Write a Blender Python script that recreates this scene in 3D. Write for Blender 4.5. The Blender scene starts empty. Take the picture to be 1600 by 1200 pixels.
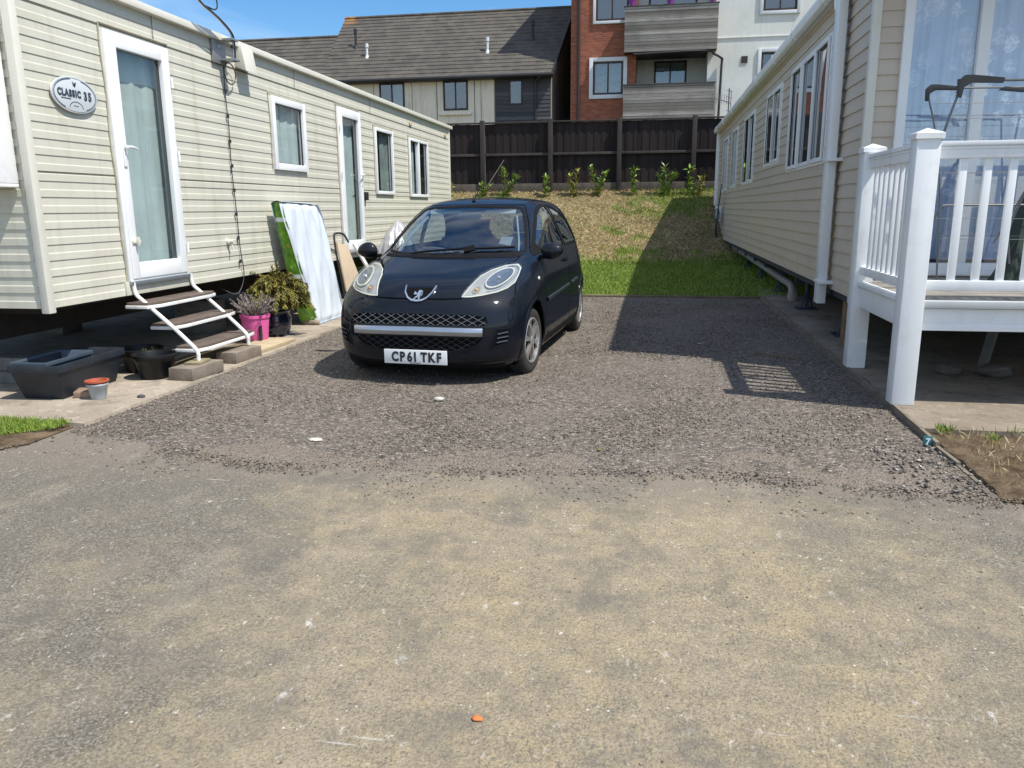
import bpy, bmesh, math, random
import numpy as np
from mathutils import Vector, Matrix, noise as mnoise
random.seed(7); rng = np.random.default_rng(7)
scene = bpy.context.scene
D2R = math.radians

# ------------------------------------------------------------------ camera, sky, sun, exposure
FPX = 1230.0
CAM = Vector((0, 0, 1.37))
pitch, yaw, roll = D2R(12.6), D2R(10.0), D2R(-0.45)
fw = Vector((-math.sin(yaw)*math.cos(pitch), math.cos(yaw)*math.cos(pitch), -math.sin(pitch)))
rt = Vector((math.cos(yaw), math.sin(yaw), 0)); up = rt.cross(fw)
r2 = rt*math.cos(roll) + up*math.sin(roll); u2 = -rt*math.sin(roll) + up*math.cos(roll)
cd = bpy.data.cameras.new('camera'); cam = bpy.data.objects.new('camera', cd)
scene.collection.objects.link(cam); scene.camera = cam
cd.sensor_width = 36; cd.lens = FPX/1600*36; cd.clip_start = .05; cd.clip_end = 1500
m = Matrix((r2, u2, -fw)).transposed().to_4x4(); m.translation = CAM; cam.matrix_world = m

SUN = Vector((.58, -.20, 1)).normalized()
EL = math.asin(SUN.z); AZ = math.atan2(SUN.x, SUN.y)
w = bpy.data.worlds.new('World'); scene.world = w; w.use_nodes = True
nt = w.node_tree; N = nt.nodes; L = nt.links; N.clear()
wo = N.new('ShaderNodeOutputWorld'); bg = N.new('ShaderNodeBackground')
sky = N.new('ShaderNodeTexSky'); sky.sky_type = 'NISHITA'; sky.sun_disc = False
sky.sun_elevation = EL; sky.sun_rotation = AZ; sky.altitude = 50; sky.air_density = 1.0; sky.dust_density = .3; sky.ozone_density = 3.0
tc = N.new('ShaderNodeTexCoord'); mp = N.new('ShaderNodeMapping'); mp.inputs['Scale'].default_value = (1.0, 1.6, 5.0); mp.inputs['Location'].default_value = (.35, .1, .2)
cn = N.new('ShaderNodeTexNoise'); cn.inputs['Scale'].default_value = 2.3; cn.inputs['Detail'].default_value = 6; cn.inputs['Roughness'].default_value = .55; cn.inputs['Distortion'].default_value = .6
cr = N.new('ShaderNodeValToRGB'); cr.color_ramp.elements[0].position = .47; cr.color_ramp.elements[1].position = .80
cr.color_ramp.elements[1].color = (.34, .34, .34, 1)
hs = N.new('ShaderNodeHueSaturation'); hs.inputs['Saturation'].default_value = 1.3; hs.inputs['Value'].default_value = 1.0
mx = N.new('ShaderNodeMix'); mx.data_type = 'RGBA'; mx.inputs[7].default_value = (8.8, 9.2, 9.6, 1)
L.new(tc.outputs['Generated'], mp.inputs[0]); L.new(mp.outputs[0], cn.inputs[0])
# unseen cloud added overhead and behind the viewer as white fill light; the sky over the houses is nearly clear
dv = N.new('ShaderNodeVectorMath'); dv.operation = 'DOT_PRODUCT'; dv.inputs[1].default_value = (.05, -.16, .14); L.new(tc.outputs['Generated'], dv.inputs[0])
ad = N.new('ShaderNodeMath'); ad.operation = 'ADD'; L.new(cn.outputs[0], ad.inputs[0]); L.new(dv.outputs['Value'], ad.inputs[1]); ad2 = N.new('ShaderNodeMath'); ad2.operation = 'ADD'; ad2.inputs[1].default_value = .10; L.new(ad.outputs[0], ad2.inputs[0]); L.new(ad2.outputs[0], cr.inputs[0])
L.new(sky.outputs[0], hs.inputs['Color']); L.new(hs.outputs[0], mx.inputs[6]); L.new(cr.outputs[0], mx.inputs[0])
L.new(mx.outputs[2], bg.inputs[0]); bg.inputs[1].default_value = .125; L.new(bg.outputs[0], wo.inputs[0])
sd = bpy.data.lights.new('sun', 'SUN'); sd.energy = 4.6; sd.angle = D2R(.53); sd.color = (1, .955, .88)
so = bpy.data.objects.new('sun', sd); scene.collection.objects.link(so)
so.rotation_euler = (-SUN).to_track_quat('-Z', 'Y').to_euler(); so.location = (10, -6, 20)
scene.view_settings.view_transform = 'Standard'; scene.view_settings.look = 'None'
scene.view_settings.exposure = 0.42; scene.view_settings.gamma = 1
scene.render.engine = 'CYCLES'; scene.cycles.max_bounces = 8; scene.cycles.transparent_max_bounces = 16

# ------------------------------------------------------------------ mesh helpers
class MB:
    def __init__(s): s.v = []; s.f = []; s.mi = []; s.cur = 0
    def add(s, vs, fs):
        o = len(s.v); s.v += [tuple(p) for p in vs]; s.f += [tuple(i+o for i in f) for f in fs]; s.mi += [s.cur]*len(fs); return s
    def box(s, x0, x1, y0, y1, z0, z1, T=None):
        vs = [(x, y, z) for z in (z0, z1) for y in (y0, y1) for x in (x0, x1)]
        if T: vs = [T(*p) for p in vs]
        return s.add(vs, [(0, 2, 3, 1), (4, 5, 7, 6), (0, 1, 5, 4), (2, 6, 7, 3), (0, 4, 6, 2), (1, 3, 7, 5)])
    def quad(s, a, b, c, d): return s.add([a, b, c, d], [(0, 1, 2, 3)])
    def tube(s, pts, r, n=8, cap=True):
        pts = [Vector(p) for p in pts]; rs = r if isinstance(r, (list, tuple)) else [r]*len(pts)
        o = len(s.v); vs = []; fs = []
        t0 = (pts[1]-pts[0]).normalized(); a = t0.orthogonal().normalized()
        for i, p in enumerate(pts):
            t = (pts[min(i+1, len(pts)-1)]-pts[max(i-1, 0)]).normalized()
            a = (a - t*a.dot(t)).normalized(); b = t.cross(a)
            for k in range(n):
                q = 2*math.pi*k/n; vs.append(p + (a*math.cos(q)+b*math.sin(q))*rs[i])
        for i in range(len(pts)-1):
            for k in range(n): fs.append((i*n+k, i*n+(k+1) % n, (i+1)*n+(k+1) % n, (i+1)*n+k))
        if cap: fs.append(tuple(range(n-1, -1, -1))); fs.append(tuple((len(pts)-1)*n+k for k in range(n)))
        return s.add(vs, fs)
    def bar(s, a, b, w, h, upv=(0, 0, 1)):
        a = Vector(a); b = Vector(b); t = (b-a).normalized(); u = Vector(upv); sd_ = t.cross(u).normalized(); u = sd_.cross(t).normalized()
        vs = [p + sd_*(sx*w/2) + u*(sz*h/2) for p in (a, b) for sx, sz in ((-1, -1), (1, -1), (1, 1), (-1, 1))]
        return s.add(vs, [(0, 1, 2, 3), (7, 6, 5, 4), (0, 4, 5, 1), (1, 5, 6, 2), (2, 6, 7, 3), (3, 7, 4, 0)])
    def lathe(s, prof, c, n=32, axis='z', cap=False):
        vs = []; fs = []; m_ = len(prof)
        for k in range(n):
            q = 2*math.pi*k/n
            for r, h in prof:
                x, y = r*math.cos(q), r*math.sin(q)
                vs.append((c[0]+x, c[1]+y, c[2]+h) if axis == 'z' else ((c[0]+h, c[1]+x, c[2]+y) if axis == 'x' else (c[0]+x, c[1]+h, c[2]+y)))
        for k in range(n):
            for i in range(m_-1): fs.append((k*m_+i, ((k+1) % n)*m_+i, ((k+1) % n)*m_+i+1, k*m_+i+1))
        return s.add(vs, fs)
    def prism(s, poly, T0, T1):
        n = len(poly); vs = [T0(*p) for p in poly] + [T1(*p) for p in poly]
        return s.add(vs, [tuple(range(n))[::-1], tuple(range(n, 2*n))] + [(i, (i+1) % n, n+(i+1) % n, n+i) for i in range(n)])
    def grid(s, nu, nv, fn, thick=None):
        vs = [fn(i/nu, j/nv) for j in range(nv+1) for i in range(nu+1)]
        return s.add(vs, [(j*(nu+1)+i, j*(nu+1)+i+1, (j+1)*(nu+1)+i+1, (j+1)*(nu+1)+i) for j in range(nv) for i in range(nu)])

ORG = {}
def mesh_obj(name, mb, mats, origin=(0, 0, 0), bevel=0, smooth=False, recalc=True, sharp=35):
    me = bpy.data.meshes.new(name); ox, oy, oz = origin
    me.from_pydata([(x-ox, y-oy, z-oz) for x, y, z in mb.v], [], mb.f)
    if not isinstance(mats, (list, tuple)): mats = [mats]
    for mm in mats: me.materials.append(mm)
    if len(mats) > 1: me.polygons.foreach_set('material_index', mb.mi)
    if bevel or recalc:
        bm = bmesh.new(); bm.from_mesh(me)
        if recalc: bmesh.ops.recalc_face_normals(bm, faces=bm.faces)
        if bevel:
            es = [e for e in bm.edges if len(e.link_faces) == 2 and e.calc_face_angle(0) > .5]
            bmesh.ops.bevel(bm, geom=es, offset=bevel, segments=2, affect='EDGES', profile=.6, clamp_overlap=True)
        bm.to_mesh(me); bm.free()
    if smooth or bevel:
        me.polygons.foreach_set('use_smooth', [True]*len(me.polygons))
        me.set_sharp_from_angle(angle=D2R(sharp))
    me.update()
    return bpy.data.objects.new(name, me)
def thing(name, label, cat, loc=(0, 0, 0), rotz=0, group=None):
    o = bpy.data.objects.new(name, None); scene.collection.objects.link(o); o.empty_display_size = .1
    o.location = loc; o.rotation_euler = (0, 0, rotz); o['label'] = label; o['category'] = cat
    if group: o['group'] = group
    ORG[o.name] = loc if rotz == 0 else (0, 0, 0)
    return o
def part(parent, name, mb, mats, label=None, **k):
    r = parent
    while r.parent: r = r.parent
    o = mesh_obj(name, mb, mats, ORG[r.name], **k); scene.collection.objects.link(o); o.parent = parent
    if label: o['label'] = label
    return o
def top(name, mb, mats, label, cat, group=None, loc=None, **k):
    if loc is None:
        a = np.array(mb.v); loc = (float(a[:, 0].mean()), float(a[:, 1].mean()), float(a[:, 2].min()))
    o = mesh_obj(name, mb, mats, loc, **k); scene.collection.objects.link(o); o.location = loc
    o['label'] = label; o['category'] = cat; ORG[o.name] = loc
    if group: o['group'] = group
    return o
def struct(name, mb, mats, kind='structure', label=None, cat=None, **k):
    o = mesh_obj(name, mb, mats, **k); scene.collection.objects.link(o); o['kind'] = kind
    o['label'] = label or name.replace('_', ' '); o['category'] = cat or name.replace('_', ' ')
    return o
def np_mesh(name, V, F, mat, k=4):
    me = bpy.data.meshes.new(name); V = np.asarray(V, np.float32); F = np.asarray(F, np.int32)
    me.vertices.add(len(V)); me.vertices.foreach_set('co', V.ravel())
    me.loops.add(F.size); me.loops.foreach_set('vertex_index', F.ravel())
    me.polygons.add(len(F)); me.polygons.foreach_set('loop_start', np.arange(len(F), dtype=np.int32)*F.shape[1])
    me.materials.append(mat); me.update(); me.validate()
    return bpy.data.objects.new(name, me)
def smooth_path(ps, k=6):
    ps = [Vector(p) for p in ps]; out = []
    for i in range(len(ps)-1):
        a, b, c, d = ps[max(i-1, 0)], ps[i], ps[i+1], ps[min(i+2, len(ps)-1)]
        for j in range(k):
            t = j/k; out.append(.5*((2*b)+(c-a)*t+(2*a-5*b+4*c-d)*t*t+(3*b-a-3*c+d)*t**3))
    return out+[ps[-1]]
def text_mb(mb, s, size, T, depth=.002, bold=.0, sx=1.0, font_shear=0):
    """letters as solid geometry; T maps (u, v, d) to a point. u centred"""
    cu = bpy.data.curves.new('t', 'FONT'); cu.body = s; cu.size = size; cu.extrude = depth/2; cu.offset = bold; cu.align_x = 'CENTER'; cu.resolution_u = 4
    ob = bpy.data.objects.new('t', cu); scene.collection.objects.link(ob)
    dg = bpy.context.evaluated_depsgraph_get(); dg.update()
    me = bpy.data.meshes.new_from_object(ob.evaluated_get(dg))
    mb.add([T(v.co.x*sx, v.co.y, v.co.z+depth/2) for v in me.vertices], [tuple(p.vertices) for p in me.polygons])
    bpy.data.objects.remove(ob); bpy.data.meshes.remove(me); bpy.data.curves.remove(cu)

# ------------------------------------------------------------------ materials
class MatB:
    def __init__(s, name):
        s.m = bpy.data.materials.new(name); s.m.use_nodes = True; s.nt = s.m.node_tree; s.N = s.nt.nodes; s.L = s.nt.links
        s.b = s.N['Principled BSDF']; s.tc = s.N.new('ShaderNodeTexCoord')
        s.out = s.N['Material Output']
    def val(s, node, i, v):
        if hasattr(v, 'is_output') or isinstance(v, bpy.types.NodeSocket): s.L.new(v, node.inputs[i])
        else: node.inputs[i].default_value = v
    def coord(s, scale=(1, 1, 1), loc=(0, 0, 0), rot=(0, 0, 0), src=None):
        mp_ = s.N.new('ShaderNodeMapping'); mp_.inputs['Scale'].default_value = scale; mp_.inputs['Location'].default_value = loc; mp_.inputs['Rotation'].default_value = rot
        s.L.new(src or s.tc.outputs['Object'], mp_.inputs[0]); return mp_.outputs[0]
    def noise(s, scale, detail=4, rough=.55, vec=None, dist=0):
        n = s.N.new('ShaderNodeTexNoise'); n.inputs['Scale'].default_value = scale; n.inputs['Detail'].default_value = detail
        n.inputs['Roughness'].default_value = rough; n.inputs['Distortion'].default_value = dist
        s.L.new(vec or s.tc.outputs['Object'], n.inputs[0]); return n.outputs[0]
    def voro(s, scale, feature='F1', out='Distance', vec=None, rnd=1):
        n = s.N.new('ShaderNodeTexVoronoi'); n.feature = feature; n.inputs['Scale'].default_value = scale; n.inputs['Randomness'].default_value = rnd
        s.L.new(vec or s.tc.outputs['Object'], n.inputs[0]); return n.outputs[out]
    def ramp(s, f, stops):
        r = s.N.new('ShaderNodeValToRGB'); e = r.color_ramp.elements
        while len(e) < len(stops): e.new(.5)
        for q, (p, c) in zip(e, stops):
            q.position = p; q.color = (c, c, c, 1) if isinstance(c, (int, float)) else (*c, 1)
        s.L.new(f, r.inputs[0]); return r.outputs[0]
    def mix(s, f, a, b, mode='MIX'):
        n = s.N.new('ShaderNodeMix'); n.data_type = 'RGBA'; n.blend_type = mode
        s.val(n, 0, f)
        for i, v in ((6, a), (7, b)): s.val(n, i, v if not isinstance(v, tuple) else (*v[:3], 1))
        return n.outputs[2]
    def math(s, op, a, b=0.):
        n = s.N.new('ShaderNodeMath'); n.operation = op; s.val(n, 0, a); s.val(n, 1, b); return n.outputs[0]
    def col(s, c): s.val(s.b, 'Base Color', (*c, 1) if isinstance(c, tuple) else c)
    def set(s, **k):
        for a, v in k.items(): s.val(s.b, a.replace('_', ' '), v)
    def bump(s, h, strength=.3, dist=.01, prev=None):
        n = s.N.new('ShaderNodeBump'); n.inputs['Strength'].default_value = strength; n.inputs['Distance'].default_value = dist
        s.L.new(h, n.inputs['Height'])
        if prev: s.L.new(prev, n.inputs['Normal'])
        s.L.new(n.outputs[0], s.b.inputs['Normal']); return n.outputs[0]
    def sep(s, vec=None):
        n = s.N.new('ShaderNodeSeparateXYZ'); s.L.new(vec or s.tc.outputs['Object'], n.inputs[0]); return n.outputs
    def comb(s, x, y, z=0.):
        n = s.N.new('ShaderNodeCombineXYZ'); s.val(n, 0, x); s.val(n, 1, y); s.val(n, 2, z); return n.outputs[0]
def sc(c, k): return tuple(min(1, x*k) for x in c[:3])
def mat(name, c, rough=.6, metal=0, var=.12, vs=6, bump=0, bs=40, bd=.004, dirt=None, ds=3, spec=.5, coat=0, **k):
    b = MatB(name); n = b.noise(vs, 6, .6)
    cc = b.mix(b.ramp(n, [(.3, 0.), (.7, 1.)]), sc(c, 1-var), sc(c, 1+var))
    if dirt: cc = b.mix(b.ramp(b.noise(ds, 8, .65), [(.52, 0.), (.75, dirt[3])]), cc, dirt[:3])
    b.col(cc); b.set(Roughness=rough, Metallic=metal); b.b.inputs['Specular IOR Level'].default_value = spec
    if coat: b.b.inputs['Coat Weight'].default_value = coat; b.b.inputs['Coat Roughness'].default_value = .03
    if bump: b.bump(b.noise(bs, 5, .6), bump, bd)
    return b.m
def glassmat(name, tint=(.8, .9, .88), refl=1.0, rough=0.0, base=.0, wavy=.03):
    b = MatB(name); N_, L_ = b.N, b.L; N_.remove(b.b)
    t = N_.new('ShaderNodeBsdfTransparent'); t.inputs[0].default_value = (*tint, 1)
    g = N_.new('ShaderNodeBsdfGlossy'); g.inputs['Roughness'].default_value = rough; g.inputs[0].default_value = (1, 1, 1, 1)
    ge = N_.new('ShaderNodeNewGeometry'); dt = N_.new('ShaderNodeVectorMath'); dt.operation = 'DOT_PRODUCT'; L_.new(ge.outputs['Incoming'], dt.inputs[0]); L_.new(ge.outputs['Normal'], dt.inputs[1])
    fr = b.math('ADD', b.math('MULTIPLY', b.math('POWER', b.math('SUBTRACT', 1., b.math('ABSOLUTE', dt.outputs['Value'])), 5.), .92), .08)
    bn = N_.new('ShaderNodeBump'); bn.inputs['Strength'].default_value = wavy; bn.inputs['Distance'].default_value = .05
    L_.new(b.noise(1.3, 2), bn.inputs['Height']); L_.new(bn.outputs[0], g.inputs['Normal'])
    a = b.math('MULTIPLY', fr, refl); a = b.math('ADD', a, base); a = b.math('MINIMUM', a, 1.)
    m_ = N_.new('ShaderNodeMixShader'); L_.new(a, m_.inputs[0]); L_.new(t.outputs[0], m_.inputs[1]); L_.new(g.outputs[0], m_.inputs[2]); L_.new(m_.outputs[0], b.out.inputs[0])
    return b.m

# ground materials
def m_road():
    b = MatB('worn_tarmac'); o = b.tc.outputs['Object']; X, Y, Z = b.sep()
    big = b.noise(.75, 7, .62, dist=.8); mid = b.noise(2.1, 8, .62, dist=.3); fine = b.noise(95, 5, .8)
    dx = b.math('MULTIPLY', b.math('SUBTRACT', X, -.1), .62); dy = b.math('MULTIPLY', b.math('SUBTRACT', Y, 2.35), .60)
    r = b.math('SQRT', b.math('ADD', b.math('MULTIPLY', dx, dx), b.math('MULTIPLY', dy, dy)))
    m1 = b.math('SUBTRACT', b.math('ADD', b.math('MULTIPLY', big, 1.2), b.math('MULTIPLY', mid, .75)), b.math('MULTIPLY', r, .42))
    dust = b.ramp(m1, [(.40, 0.), (.66, 1.)])
    ag = b.voro(170, 'F1', 'Color'); agv = b.N.new('ShaderNodeSeparateColor'); b.L.new(ag, agv.inputs[0])
    base = b.ramp(agv.outputs[0], [(0, (.09, .081, .064)), (.55, (.155, .139, .108)), (1, (.26, .234, .19))])
    d2 = b.mix(b.ramp(b.noise(1.3, 6, .65), [(.35, 0.), (.65, 1.)]), (.405, .325, .197), (.355, .292, .212))
    d2 = b.mix(b.ramp(fine, [(.3, 0.), (.7, 1.)]), b.mix(1., d2, (.70, .68, .63), 'MULTIPLY'), b.mix(1., d2, (1.2, 1.2, 1.17), 'MULTIPLY'))
    # dust fills between the stones, broken up by pitting
    pit = b.math('MULTIPLY', b.ramp(b.noise(85, 4, .7), [(.36, .25), (.52, 1.)]), b.ramp(b.noise(9, 8, .78), [(.38, .45), (.58, 1.)]))
    c = b.mix(b.math('MULTIPLY', b.math('MULTIPLY', dust, pit), .86), base, d2)
    em = b.ramp(b.math('MULTIPLY', b.math('ADD', Y, b.math('MULTIPLY', mid, 1.0)), .2), [(.77, 0.), (.90, .85)])
    c = b.mix(em, c, b.mix(b.ramp(fine, [(.3, 0.), (.7, 1.)]), (.15, .125, .10), (.25, .212, .17)))
    g1 = b.ramp(b.noise(2.3, 6, .65, vec=b.coord(loc=(2, 5, 1))), [(.42, 0.), (.6, 1.)])
    sp1 = b.ramp(b.noise(66, 4, .65, vec=b.coord((1, .6, 1))), [(.54, 0.), (.62, .6)]); c = b.mix(b.math('MULTIPLY', sp1, g1), c, (.105, .098, .088))
    sp2 = b.ramp(b.noise(38, 4, .7, vec=b.coord((1, .5, 1), loc=(5, 5, 5))), [(.62, 0.), (.67, .8)]); c = b.mix(b.math('MULTIPLY', sp2, b.ramp(b.noise(2.9, 4), [(.40, .15), (.62, 1.)])), c, (.60, .57, .50))
    red = b.ramp(b.noise(.9, 4, .6, vec=b.coord(loc=(4, 7, 0))), [(.55, 0.), (.75, .35)])
    c = b.mix(red, c, (.30, .235, .185))
    wn = b.noise(13, 7, .72, vec=b.coord((1.0, .55, 1), rot=(0, 0, .4)))
    ws = b.ramp(wn, [(.615, 0.), (.68, .75)]); c = b.mix(b.math('MULTIPLY', ws, b.ramp(b.noise(1.6, 3), [(.42, .1), (.6, 1.)])), c, (.62, .60, .56))
    sp = b.ramp(b.voro(22, 'F1', 'Distance'), [(.07, 1.), (.12, 0.)]); c = b.mix(b.math('MULTIPLY', sp, b.ramp(b.noise(7), [(.5, 0.), (.58, .8)])), c, (.60, .58, .53))
    dk = b.ramp(b.noise(75, 5, .85), [(.32, .8), (.42, 0.)]); c = b.mix(dk, c, (.06, .057, .052))
    c = b.mix(b.ramp(b.noise(3.1, 8, .7, vec=b.coord((1, .8, 1), loc=(9, 3, 0))), [(.36, .6), (.5, 0.)]), c, (.13, .12, .10))
    c = b.mix(b.ramp(b.noise(1.9, 7, .7, vec=b.coord((1, .7, 1), loc=(1, 8, 0))), [(.56, 0.), (.75, .35)]), c, (.42, .36, .27))
    scr = b.ramp(b.noise(5, 2, .5, vec=b.coord((.5, 9, 1), rot=(0, 0, .9))), [(.70, 0.), (.72, .5)]); c = b.mix(b.math('MULTIPLY', scr, b.ramp(b.noise(2.2, 3), [(.5, 0.), (.6, 1.)])), c, (.5, .48, .44))
    b.col(c); b.set(Roughness=.92); b.b.inputs['Specular IOR Level'].default_value = .25
    h = b.math('ADD', b.math('MULTIPLY', b.voro(130), -.5), b.math('MULTIPLY', b.noise(45, 6, .75), 1.6))
    n1 = b.bump(b.noise(4, 5, .6), .5, .02); b.bump(h, .8, .006, n1)
    return b.m
def m_gravel():
    b = MatB('dark_gravel_bed'); v = b.voro(70, 'F1', 'Color'); s_ = b.N.new('ShaderNodeSeparateColor'); b.L.new(v, s_.inputs[0])
    c = b.ramp(s_.outputs[0], [(0, (.07, .059, .048)), (.6, (.165, .14, .115)), (.95, (.27, .23, .19)), (1, (.40, .37, .33))])
    c = b.mix(b.ramp(b.noise(1.1, 6, .6), [(.45, 0.), (.75, .55)]), c, (.20, .175, .15))
    S = b.sep(); dm = b.math('SUBTRACT', b.math('MULTIPLY', b.noise(1.3, 7, .65, dist=.5), 3.2), b.math('MULTIPLY', b.math('SUBTRACT', S[1], 3.6), 1.25)); c = b.mix(b.ramp(dm, [(.85, 0.), (1.0, .75)]), c, b.mix(b.ramp(b.noise(80, 5, .8), [(.35, 0.), (.65, 1.)]), (.15, .122, .095), (.27, .225, .18)))
    c = b.mix(b.ramp(b.noise(40, 6, .8), [(.36, .6), (.48, 0.)]), c, (.045, .040, .036))
    b.col(c); b.set(Roughness=.95); b.b.inputs['Specular IOR Level'].default_value = .2
    n1 = b.bump(b.noise(5, 5, .6), .6, .03); b.bump(b.math('MULTIPLY', b.voro(70), -1.), .9, .012, n1); return b.m
def m_stone(name, stops):
    b = MatB(name); g = b.N.new('ShaderNodeNewGeometry'); b.col(b.mix(b.ramp(b.noise(60, 3), [(.3, .0), (.7, .35)]), b.ramp(g.outputs['Random Per Island'], stops), (.12, .11, .1)))
    b.set(Roughness=.9); b.b.inputs['Specular IOR Level'].default_value = .25; return b.m
def m_concrete(name, c, dark, k=.55, gap=None):
    b = MatB(name); n = b.noise(1.4, 8, .65, dist=.4)
    cc = b.mix(b.ramp(n, [(.35, 0.), (.72, 1.)]), c, dark)
    cc = b.mix(b.ramp(b.noise(70, 5, .8), [(.35, .5), (.5, 0.)]), cc, sc(dark, .6))
    cc = b.mix(b.ramp(b.noise(9, 8, .7), [(.54, 0.), (.68, k)]), cc, sc(c, 1.35)); cc = b.mix(b.ramp(b.noise(4, 7, .7, vec=b.coord(loc=(3, 9, 0))), [(.36, .6), (.47, 0.)]), cc, sc(dark, .7))
    cc = b.mix(b.ramp(b.noise(26, 4, .7), [(.60, 0.), (.66, .5)]), cc, (.11, .09, .07))
    b.col(cc); b.set(Roughness=.93); b.b.inputs['Specular IOR Level'].default_value = .2
    b.bump(b.noise(50, 8, .75), .6, .006); return b.m
def m_soil(name, a, c, s=6):
    b = MatB(name); cc = b.mix(b.ramp(b.noise(s, 8, .7), [(.35, 0.), (.65, 1.)]), a, c); cc = b.mix(b.ramp(b.noise(60, 5, .8), [(.35, .6), (.5, 0.)]), cc, sc(a, .5))
    b.col(cc); b.set(Roughness=1.); b.b.inputs['Specular IOR Level'].default_value = .1; b.bump(b.noise(40, 8, .75), .9, .02); return b.m
def m_blades(name, stops, trans=.0):
    b = MatB(name); g = b.N.new('ShaderNodeNewGeometry'); c = b.ramp(g.outputs['Random Per Island'], stops)
    b.col(b.mix(b.ramp(b.noise(.9, 4, .6), [(.35, 0.), (.7, .3)]), c, sc(stops[0][1], .7))); b.set(Roughness=.75); b.b.inputs['Specular IOR Level'].default_value = .25
    if trans: b.b.inputs['Subsurface Weight'].default_value = 0
    return b.m
MAT = {}
MAT['road'] = m_road(); MAT['gravel'] = m_gravel()
MAT['chips'] = m_stone('gravel_chips', [(0, (.085, .069, .055)), (.5, (.175, .147, .117)), (.9, (.27, .23, .185)), (.99, (.33, .29, .24)), (1, (.55, .5, .42))])
MAT['pebble'] = m_stone('loose_pebbles', [(0, (.07, .06, .05)), (.5, (.17, .15, .13)), (.88, (.30, .27, .235)), (1, (.62, .59, .53))])
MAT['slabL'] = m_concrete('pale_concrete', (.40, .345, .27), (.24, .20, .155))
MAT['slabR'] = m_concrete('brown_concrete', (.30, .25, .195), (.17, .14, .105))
MAT['soil'] = m_soil('bare_soil', (.075, .052, .032), (.21, .155, .10), 9)
MAT['turf'] = m_soil('turf_base', (.07, .11, .02), (.13, .17, .04), 3)
MAT['bank'] = m_soil('dry_turf_base', (.14, .12, .055), (.28, .22, .12), 4)
MAT['far'] = m_soil('far_ground', (.06, .08, .03), (.12, .12, .07), .2)
MAT['white'] = mat('white_upvc', (.78, .79, .79), .35, var=.03, vs=2, dirt=(.45, .42, .36, .18), ds=4)
MAT['whitem'] = mat('white_moulding', (.78, .79, .78), .4, var=.04, dirt=(.4, .38, .32, .25), ds=5)
MAT['black'] = mat('black_plastic', (.02, .021, .022), .45, var=.2, bump=.1, bs=60)
MAT['dark'] = mat('dark_void', (.02, .02, .02), .9)
MAT['rubber'] = mat('tyre_rubber', (.022, .021, .02), .75, var=.25, vs=14, dirt=(.10, .09, .075, .4), ds=8, bump=.2)
MAT['steel'] = mat('galvanised_steel', (.35, .36, .37), .45, .7, var=.15, dirt=(.2, .15, .1, .4))
MAT['glass'] = glassmat('window_glass', (.90, .95, .95), 1.0, base=.02)
MAT['glassdark'] = glassmat('house_glass', (.62, .70, .72), 1.5, base=.05)
MAT['inside'] = mat('room_interior', (.10, .10, .10), .9)
# ---- car surface: stacked horizontal superellipse contours, in car space (x left-right, y rearwards, z up) ----
def interp(tab, z):
    xs = [t[0] for t in tab]; ys = [t[1] for t in tab]; n = len(xs)
    if z <= xs[0]: return ys[0]
    if z >= xs[-1]: return ys[-1]
    d = [(ys[i+1]-ys[i])/(xs[i+1]-xs[i]) for i in range(n-1)]
    m = [d[0]] + [0 if d[i-1]*d[i] <= 0 else 2*d[i-1]*d[i]/(d[i-1]+d[i]) for i in range(1, n-1)] + [d[-1]]
    i = 0
    while z > xs[i+1]: i += 1
    h = xs[i+1]-xs[i]; t = (z-xs[i])/h
    return ((2*t**3-3*t*t+1)*ys[i] + (t**3-2*t*t+t)*h*m[i] + (-2*t**3+3*t*t)*ys[i+1] + (t**3-t*t)*h*m[i+1])
YF = [(.12,-.55),(.17,-.63),(.25,-.67),(.45,-.675),(.58,-.655),(.66,-.625),(.73,-.56),(.78,-.48),(.83,-.36),(.88,-.20),(.93,-.02),(.97,.13),(1.0,.22),(1.10,.37),(1.20,.53),(1.30,.71),(1.38,.89),(1.42,1.03),(1.45,1.20),(1.468,1.38),(1.48,1.62)]
YR = [(.12,2.75),(.25,2.95),(.45,3.0),(.6,2.99),(.8,2.95),(.95,2.90),(1.1,2.83),(1.25,2.72),(1.35,2.60),(1.40,2.48),(1.44,2.25),(1.467,1.95),(1.48,1.66)]
WW = [(.12,.70),(.16,.765),(.22,.80),(.35,.825),(.6,.825),(.78,.815),(.9,.79),(.97,.772),(1.05,.75),(1.15,.713),(1.25,.671),(1.33,.63),(1.38,.593),(1.41,.557),(1.437,.50),(1.458,.40),(1.471,.25),(1.48,.02)]
MM = [(.15,9.),(.5,9.5),(.7,8.),(.95,6.5),(1.2,5.5),(1.4,4.5),(1.48,2.5)]
NN = [(.15,3.2),(.6,3.),(.75,2.5),(1.0,2.6),(1.4,2.4),(1.48,2.)]
def car_yf(z): return interp(YF, z)
def front_y(x, z):                       # front sheet: y for a given (x, z)
    a, b, w, m, n = car_yf(z), interp(YR, z), interp(WW, z), interp(MM, z), interp(NN, z)
    c = (a+b)/2; L = (b-a)/2; u = min(.9999, abs(x)/w)
    return c - L*(1-u**n)**(1/m)
def rear_y(x, z):
    a, b, w, m, n = car_yf(z), interp(YR, z), interp(WW, z), interp(MM, z), interp(NN, z)
    c = (a+b)/2; L = (b-a)/2; u = min(.9999, abs(x)/w)
    return c + L*(1-u**n)**(1/m)
def side_x(y, z):                        # side sheet: |x| for a given (y, z)
    a, b, w, m, n = car_yf(z), interp(YR, z), interp(WW, z), interp(MM, z), interp(NN, z)
    c = (a+b)/2; L = (b-a)/2; u = min(.9999, abs(y-c)/L)
    return w*(1-u**m)**(1/n)
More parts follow.
